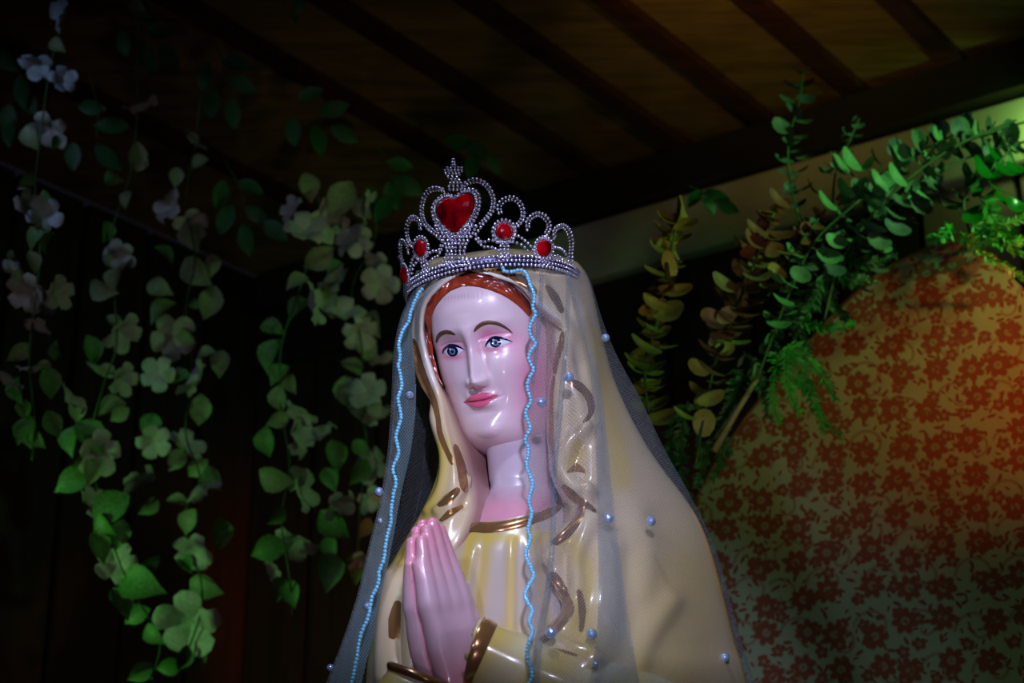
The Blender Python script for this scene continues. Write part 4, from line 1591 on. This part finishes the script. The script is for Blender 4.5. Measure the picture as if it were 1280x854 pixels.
garland('hanging garland of dusky flowers ending in one large round blossom low on the left', p3, 1.45,
        [(243, 178, 'f', .8), (250, 205, 'p', .8), (220, 222, 'p', .7), (213, 258, 'f', 1.1), (238, 282, 'f', .9), (247, 298, 'p', .9), (204, 320, 'g', .8), (248, 340, 'p', 1.2), (265, 332, 'p', .9), (200, 362, 'p', .9), (262, 378, 'p', 1.0), (245, 380, 'g', .5), (205, 392, 'p', 1.1), (215, 422, 'f', 1.1), (235, 420, 'p', .8), (198, 468, 'f', .9), (245, 475, 'f', 1.1), (225, 475, 'g', .9), (258, 445, 'p', .6), (276, 455, 'p', .8), (250, 512, 'p', .9), (188, 535, 'g', 1.1), (192, 552, 'f', .9),
         (232, 558, 'f', 1.0), (222, 575, 'p', .8), (248, 585, 'p', .9), (249, 612, 'f', 1.2), (268, 598, 'g', .9), (168, 600, 'f', 1.0), (185, 632, 'p', .8), (222, 630, 'p', .8), (238, 652, 'p', 1.0), (274, 668, 'g', 1.0), (243, 690, 'f', 1.2), (232, 706, 'g', .7), (258, 733, 'p', 1.0), (236, 779, 'f', 1.45), (228, 822, 'g', .9), (244, 822, 'g', 1.0)],
        [((228, 830), (196, 836))])
p4 = [(400, 225), (392, 300), (372, 370), (352, 430), (350, 500), (362, 580), (352, 650), (362, 720), (366, 770)]
garland('thick hanging garland of dusky blossoms, in the middle of the dark plank wall', p4, 1.32,
        [(385, 235, 'p', .9), (365, 262, 'f', .9), (382, 288, 'f', 1.1), (428, 250, 'p', 1.2), (455, 258, 'f', .9), (410, 272, 'f', 1.2), (398, 322, 'p', 1.1), (440, 300, 'f', 1.1), (418, 335, 'g', .7), (372, 355, 'p', .9), (375, 388, 'g', 1.1), (390, 380, 'f', 1.1), (341, 412, 'g', .9), (343, 446, 'g', 1.2), (350, 470, 'g', 1.0), (366, 480, 'p', .8), (352, 498, 'p', .9), (378, 515, 'f', 1.1), (347, 524, 'p', .8), (372, 546, 'f', 1.1), (335, 552, 'g', 1.1), (398, 545, 'f', 1.0), (347, 595, 'p', 1.1), (376, 612, 'f', 1.2), (372, 600, 'p', .9), (412, 600, 'g', .9), (418, 570, 'g', 1.0), (422, 632, 'f', .9),
         (345, 645, 'g', .8), (370, 678, 'f', 1.2), (337, 688, 'g', 1.2), (342, 712, 'f', .7), (418, 655, 'g', 1.1)],
        [((350, 720), (346, 752)), ((362, 725), (368, 760)), ((410, 670), (418, 700)), ((412, 690), (408, 740))])
p5 = [(470, 235), (468, 300), (440, 360), (452, 430), (452, 500), (458, 560), (450, 640), (446, 720)]
garland('short dim garland of brown grey blossoms beside the tulle veil', p5, 1.62,
        [(472, 330, 'f', .9), (455, 260, 'p', .9), (446, 300, 'f', 1.0), (420, 350, 'f', .9), (412, 380, 'p', .9), (432, 392, 'f', 1.0), (470, 405, 'p', .9), (450, 415, 'f', 1.0), (475, 355, 'f', 1.0), (455, 440, 'p', 1.0), (440, 462, 'p', .9), (480, 452, 'f', .8), (436, 492, 'p', 1.1), (460, 490, 'f', 1.0), (474, 520, 'f', 1.0), (448, 520, 'p', 1.0), (452, 560, 'g', .8), (448, 590, 'g', 1.0), (466, 580, 'f', 1.0), (462, 625, 'f', .8), (456, 660, 'p', .7), (452, 700, 'f', .8)],
        [((448, 690), (444, 730))])


def spray(label, leaves_, Y, root, me, size=38, name='leaf_spray', cat_='leaf spray', group=None, smat=None, angs=None, lname='leaf', r=.0014):
    P_ = [at(l[0], l[1], Y + RNG.uniform(-.02, .02)) for l in leaves_]
    base = at(*root, Y + .01)
    g_ = thing(name, label, cat_, tuple(base), group)
    sc = 1 / ppm(Y)
    c = np.mean(P_, 0)
    stem_of(g_, [base, base * .5 + c * .5 + np.array([.01, 0, 0]), c], r, smat or M_stem)
    for l, p in zip(leaves_, P_):
        a = math.radians(l[2]) if len(l) > 2 else RNG.uniform(.6, 2.4)
        s_ = size * sc * (l[3] if len(l) > 3 else RNG.uniform(.85, 1.1))
        d = pdir3(math.cos(a), math.sin(a), RNG.uniform(-.25, .25))
        put(me if not isinstance(me, list) else RNG.choice(me), lname, g_, p - d * s_ * .5, d, toward(.5), s_)
    return g_


SG = 'green leaf sprays under the ceiling'
spray('deep green leaf spray under the ceiling, nearest the top left corner', [(156, 56, 75), (200, 41, 10), (184, 75, 60), (212, 73, 50), (178, 12, 40)], 1.3, (165, -20), ME_dl, 44, group=SG)
spray('deep green leaf spray between the two leftmost flower garlands', [(116, 134, 5), (139, 159, 178), (92, 197, 88), (137, 196, 45)], 1.3, (110, 90), ME_dl, 44, group=SG)
spray('deep green leaf spray left of centre under the ceiling boards, five leaves', [(257, 97, 100), (298, 82, 15), (305, 107, 25), (264, 131, 95), (290, 144, 85)], 1.4, (262, 40), ME_dl, 42, group=SG)
spray('deep green leaf spray high above the thick middle garland', [(389, 118, -20), (419, 135, -15), (367, 165, 85), (397, 178, 80), (432, 167, 28)], 1.4, (380, 90), ME_dl, 42, group=SG)
spray('deep green leaf spray between the dusky garland and the thick garland', [(275, 245, 100), (314, 236, 28), (282, 276, 110), (322, 268, 30), (310, 300, 80), (345, 290, 40)], 1.4, (280, 200), ME_dl, 42, group=SG)
spray('dim green leaf spray just left of the tiara', [(500, 207, 10), (465, 250, 80), (492, 245, 70), (512, 232, 30), (480, 262, 120)], 1.5, (470, 180), ME_dl, 42, group=SG)
spray('small bright green sprig hanging at the top edge of the ceiling', [(355, 0, 120, .5), (372, 8, 95, .8), (369, 26, 100, .5)], 1.0, (372, -30), ME_vl, 34, group=SG)
spray('dark narrow leaf spray against the pale cornice beam', [(885, 258, 60), (896, 245, 15), (910, 258, 30), (868, 250, 130)], 1.2, (860, 232), ME_dl, 34, group=SG)
spray('very dim green leaf spray right above the tiara against the ceiling', [(575, 180, 10), (600, 190, 30), (618, 205, 60), (590, 210, 100)], 1.6, (560, 165), ME_dl, 38, group=SG)
spray('dark teal leaf spray behind the leftmost garland', [(30, 115, 80), (10, 150, 95), (36, 130, 60), (8, 75, 40), (14, 165, 88)], 1.5, (20, 60), ME_dl, 46, group=SG)

# ---- eucalyptus and greens round the arched panel
def euc(label, stem_px, leaves_, Y, mats, size, group='eucalyptus branches round the panel', jitter=.04, more=True):
    W = [at(x, y, Y) for x, y in stem_px]
    g_ = thing('eucalyptus_branch', label, 'branch', tuple(W[-1]), group)
    stem_of(g_, W, .0022)
    sc = 1 / ppm(Y)
    S_ = cat(np.array(stem_px, float), 80)
    for i, l in enumerate(leaves_):
        x, y = l[:2]
        j = np.argmin(np.hypot(S_[:, 0] - x, S_[:, 1] - y))
        dx, dy = x - S_[j, 0], y - S_[j, 1]
        nn = math.hypot(dx, dy)
        if nn < 3:
            dx, dy = RNG.uniform(-1, 1), RNG.uniform(-1, .3)
        d = pdir3(dx, dy - .3 * nn, RNG.uniform(-.8, .2))
        s_ = size * sc * (l[2] if len(l) > 2 else RNG.uniform(.85, 1.15))
        me = mats[min(len(mats) - 1, int(len(mats) * i / len(leaves_)))]
        up_ = np.array([RNG.uniform(-.7, .7), -.55 + RNG.uniform(-.5, .4), .75 + RNG.uniform(-.5, .4)])
        put(me, 'leaf', g_, at(x, y, Y + RNG.uniform(-jitter, jitter)) - d * s_ * .5, d, up_, s_, RNG.uniform(.62, .98))
        if more and i % (3 - int(more)) == 0:
            d2 = pdir3(-dx, dy - .2 * nn, RNG.uniform(-.9, .3))
            s2 = s_ * RNG.uniform(.7, .95)
            up_ = np.array([RNG.uniform(-.9, .9), -.55, .6 + RNG.uniform(-.5, .5)])
            put(me, 'leaf', g_, at(x - dx * .7 + RNG.uniform(-6, 6), y + RNG.uniform(-5, 8), Y + .03 + RNG.uniform(-jitter, jitter)) - d2 * s2 * .5, d2, up_, s2, RNG.uniform(.6, .95))
    return g_


def rl(nm, c1, c2):
    return leaf_mesh('eucalyptus_leaf', leafmat(nm, c1, c2), 'round')


E_gold, E_olive = rl('golden_eucalyptus', (176, 140, 62), (140, 110, 50)), rl('olive_eucalyptus', (150, 150, 70), (118, 120, 60))
E_rust, E_rose = rl('rust_eucalyptus', (150, 84, 54), (110, 60, 44)), rl('rose_brown_eucalyptus', (150, 118, 82), (110, 88, 64))
E_mint, E_sage = rl('mint_eucalyptus', (112, 166, 112), (84, 130, 90)), rl('sage_eucalyptus', (96, 122, 96), (70, 92, 76))
E_blue, E_dark = rl('grey_green_eucalyptus', (86, 112, 104), (62, 82, 80)), leaf_mesh('glossy_leaf', leafmat('glossy_dark_green', (22, 110, 26), (12, 70, 16), .25), 'round')
A8 = lambda L_: [(760 + x / 2.667, 220 + y / 2.667) for x, y in L_]
A9 = lambda L_: [(940 + x / 3.05, 60 + y / 3.05) for x, y in L_]
euc('tall golden olive eucalyptus branch just right of the statue', [(848, 262), (838, 320), (822, 400), (806, 470), (818, 560)],
    A8([(238, 130), (205, 145), (248, 165), (185, 185), (235, 215), (178, 235), (215, 250), (200, 290), (230, 290), (165, 330), (195, 340), (180, 380), (225, 385), (150, 425), (155, 450), (200, 455), (175, 480), (135, 510), (165, 525), (120, 572), (180, 575), (90, 625), (145, 645), (100, 650), (115, 710), (155, 715), (165, 765), (150, 690), (180, 810), (120, 760)]),
    .70, [E_gold, E_gold, E_olive, E_olive], 40, more=2)
euc('rust tipped eucalyptus branch leaning right beside the golden branch', [(974, 248), (958, 290), (935, 350), (915, 400), (895, 450), (880, 520), (870, 580)],
    A8([(565, 82), (540, 135), (575, 125), (525, 150), (490, 180), (580, 200), (545, 205), (450, 238), (485, 215), (545, 245), (600, 262), (515, 290), (470, 318), (440, 315), (535, 372), (475, 365), (385, 362), (500, 340), (390, 410), (450, 400), (490, 422), (420, 440), (350, 475), (395, 480), (460, 470), (345, 520), (385, 540), (440, 515), (330, 580), (385, 615), (430, 560), (340, 655), (300, 640), (360, 690), (275, 785), (345, 745), (300, 720), (250, 800), (320, 820)]),
    .78, [E_rust, E_rose, E_rose, E_olive], 35, more=2)
euc('short orange eucalyptus tip right of the rust tipped branch', [(1032, 262), (1010, 290), (990, 320), (960, 370)],
    A8([(705, 130), (650, 155), (690, 172), (640, 205), (665, 190), (595, 262), (620, 230), (580, 285), (560, 320)]), .82, [E_rust, E_gold], 27)
euc('mint green eucalyptus branch with a bare stem in front of the floral panel', [(1075, 250), (1020, 300), (985, 370), (962, 430), (944, 478), (920, 515), (898, 555)],
    A8([(800, 165), (840, 200), (735, 270), (700, 250), (640, 330), (665, 300), (595, 360), (560, 345), (610, 440), (580, 420), (545, 480), (570, 500), (540, 560), (490, 672), (760, 220)]), .76, [E_mint, E_mint], 33)
_b = bpy.data.objects['eucalyptus_branch.003']
V, F = tube(np.array([at(946, 474, .755), at(920, 516, .755), at(892, 564, .755)]), [.0045, .005, .0055], 8)
part('stalk', V, F, M_stick, _b)
euc('tall grey green eucalyptus branch rising against the ceiling', [(1004, 88), (998, 130), (985, 180), (990, 240), (1010, 310)],
    A9([(195, 92), (150, 148), (205, 140), (130, 200), (205, 200), (150, 235), (170, 250), (200, 285), (110, 300), (140, 340), (180, 345), (175, 395), (120, 430), (205, 420), (190, 470), (130, 480), (160, 510), (200, 540), (140, 550), (180, 600)]), .98, [E_blue, E_sage, E_blue], 26)
euc('small thin eucalyptus sprig against the cornice beam', [(1074, 148), (1060, 180), (1045, 215), (1040, 260)],
    A9([(395, 285), (405, 300), (360, 322), (400, 338), (348, 355), (385, 370), (330, 378), (365, 400), (310, 410), (360, 440), (290, 450), (340, 450), (300, 480), (270, 470)]), 1.0, [E_sage], 16)
euc('large leafy sage branch along the top of the floral panel', [(1270, 150), (1200, 180), (1140, 220), (1090, 270), (1050, 330), (1030, 400)],
    A9([(545, 425), (575, 405), (690, 400), (760, 370), (475, 515), (545, 490), (500, 470), (450, 595), (420, 570), (370, 680), (340, 640), (570, 590), (625, 570), (540, 640), (700, 530), (640, 600), (620, 365), (590, 660), (230, 540), (290, 795), (480, 740), (160, 780), (350, 540), (400, 740), (330, 450), (370, 430), (280, 590), (420, 800), (460, 690), (550, 690), (250, 690), (200, 830), (310, 850), (390, 860), (470, 850)]),
    .84, [E_mint, E_sage, E_sage, E_mint, E_blue], 34)
euc('bright lit eucalyptus branch under the beam at the right edge', [(1290, 150), (1240, 165), (1200, 180), (1160, 200)],
    A9([(660, 415), (720, 350), (760, 380), (800, 300), (840, 340), (860, 310), (880, 350), (780, 400), (900, 300), (1000, 370), (960, 380), (1020, 390), (930, 330), (700, 330), (640, 340), (740, 300), (820, 280), (985, 340), (910, 400), (850, 390)]), .90, [E_mint, E_sage, E_mint, E_blue], 24)
euc('glossy dark green leaf branch above the right side of the panel', [(1260, 190), (1235, 220), (1205, 250), (1215, 300)],
    A9([(870, 460), (920, 410), (965, 470), (1000, 460), (840, 520), (790, 570), (760, 590), (880, 590), (930, 540), (1000, 600), (1010, 690), (970, 720), (850, 640), (900, 640), (820, 480), (950, 580), (1030, 740), (900, 700), (860, 560)]), .80, [E_dark], 32)

rq = random.Random(21)
for lab, st, nn_, Yb, ms, sz in (
    ('dense mint leaf branch crowding the top of the floral panel', [(1292, 175), (1215, 195), (1140, 235), (1080, 290), (1055, 340)], 44, .88, [E_mint, E_sage, E_mint, E_blue], 28),
    ('shadowed sage leaf branch behind the mint leaves above the panel', [(1200, 165), (1130, 200), (1075, 240), (1030, 300), (1010, 370)], 36, .93, [E_blue, E_sage, E_sage], 28)):
    pts_ = cat(np.array(st, float), nn_)
    euc(lab, st, [(p[0] + rq.uniform(-34, 34), p[1] + rq.uniform(-26, 26)) for p in pts_], Yb, ms, sz, more=False)


def fern(label, stems, Y, col, size=13, seed=1):
    r = random.Random(seed)
    base = at(*stems[0][0], Y)
    g_ = thing('fern_spray', label, 'fern', tuple(base), 'feathery fern sprays round the panel')
    sc = 1 / ppm(Y)
    for st in stems:
        W = cat(np.array([at(x, y, Y + .03 * math.sin(x)) for x, y in st]), 40)
        V, F = tube(W, .0012, 5)
        V, F = list(V), list(F)
        for i in range(2, 40):
            for s_ in (-1, 1):
                t_ = W[min(i + 1, 39)] - W[i - 1]
                t_ /= np.linalg.norm(t_) + 1e-9
                sd = np.cross(t_, FW) * s_
                d = sd * .8 + t_ * .6 + np.array([r.uniform(-.3, .3), r.uniform(-.4, .4), r.uniform(-.3, .3)])
                d /= np.linalg.norm(d)
                L_ = size * sc * r.uniform(.6, 1.2) * (1.1 - i / 60)
                wv = np.cross(d, FW + np.array([r.uniform(-.5, .5), 0, r.uniform(-.5, .5)]))
                wv = wv / np.linalg.norm(wv) * L_ * .16
                b = len(V)
                V += [W[i], W[i] + d * L_ * .5 + wv, W[i] + d * L_, W[i] + d * L_ * .5 - wv]
                F.append((b, b + 1, b + 2, b + 3))
        part('frond', np.array(V), F, col, g_)
    return g_


M_fern = leafmat('bright_fern_green', (60, 170, 40), (30, 120, 24))
M_fernd = leafmat('dark_fern_green', (24, 84, 26), (14, 56, 18))
fern('bright green fern spray lying on the left edge of the floral panel', [[(985, 430), (1005, 470), (1020, 515), (1052, 545)], [(985, 430), (985, 480), (1000, 520)], [(985, 430), (1020, 460), (1045, 500)], [(975, 440), (965, 490), (975, 530)], [(1000, 400), (1035, 410), (1068, 405)], [(990, 470), (1015, 490), (1030, 540)]], .74, M_fern, 15, 1)
fern('dark green fern spray at the foot of the golden eucalyptus', [[(860, 500), (850, 560), (860, 620)], [(870, 510), (880, 560), (872, 610)], [(850, 520), (838, 560), (842, 590)], [(890, 520), (905, 560), (890, 600)], [(930, 440), (950, 480), (960, 520)], [(930, 460), (915, 500), (905, 540)], [(960, 420), (985, 440), (1010, 430)]], .80, M_fernd, 18, 2)
fern('green fern spray curling over the top right of the floral panel', [[(1200, 290), (1220, 310), (1250, 330), (1285, 350)], [(1215, 280), (1240, 300), (1285, 320)], [(1190, 280), (1180, 295), (1160, 300)], [(1240, 270), (1260, 300), (1285, 300)], [(1230, 250), (1250, 280), (1285, 270)]], .74, M_fern, 16, 3)
fern('shadowy fern spray between the eucalyptus and the floral panel', [[(1040, 330), (1060, 350), (1090, 350)], [(1030, 340), (1040, 380), (1060, 400)], [(1010, 360), (1000, 400), (1010, 440)], [(1050, 320), (1080, 330), (1120, 320)], [(1010, 380), (980, 400), (960, 440)], [(1030, 350), (1010, 390), (990, 420)]], .86, M_fernd, 18, 4)
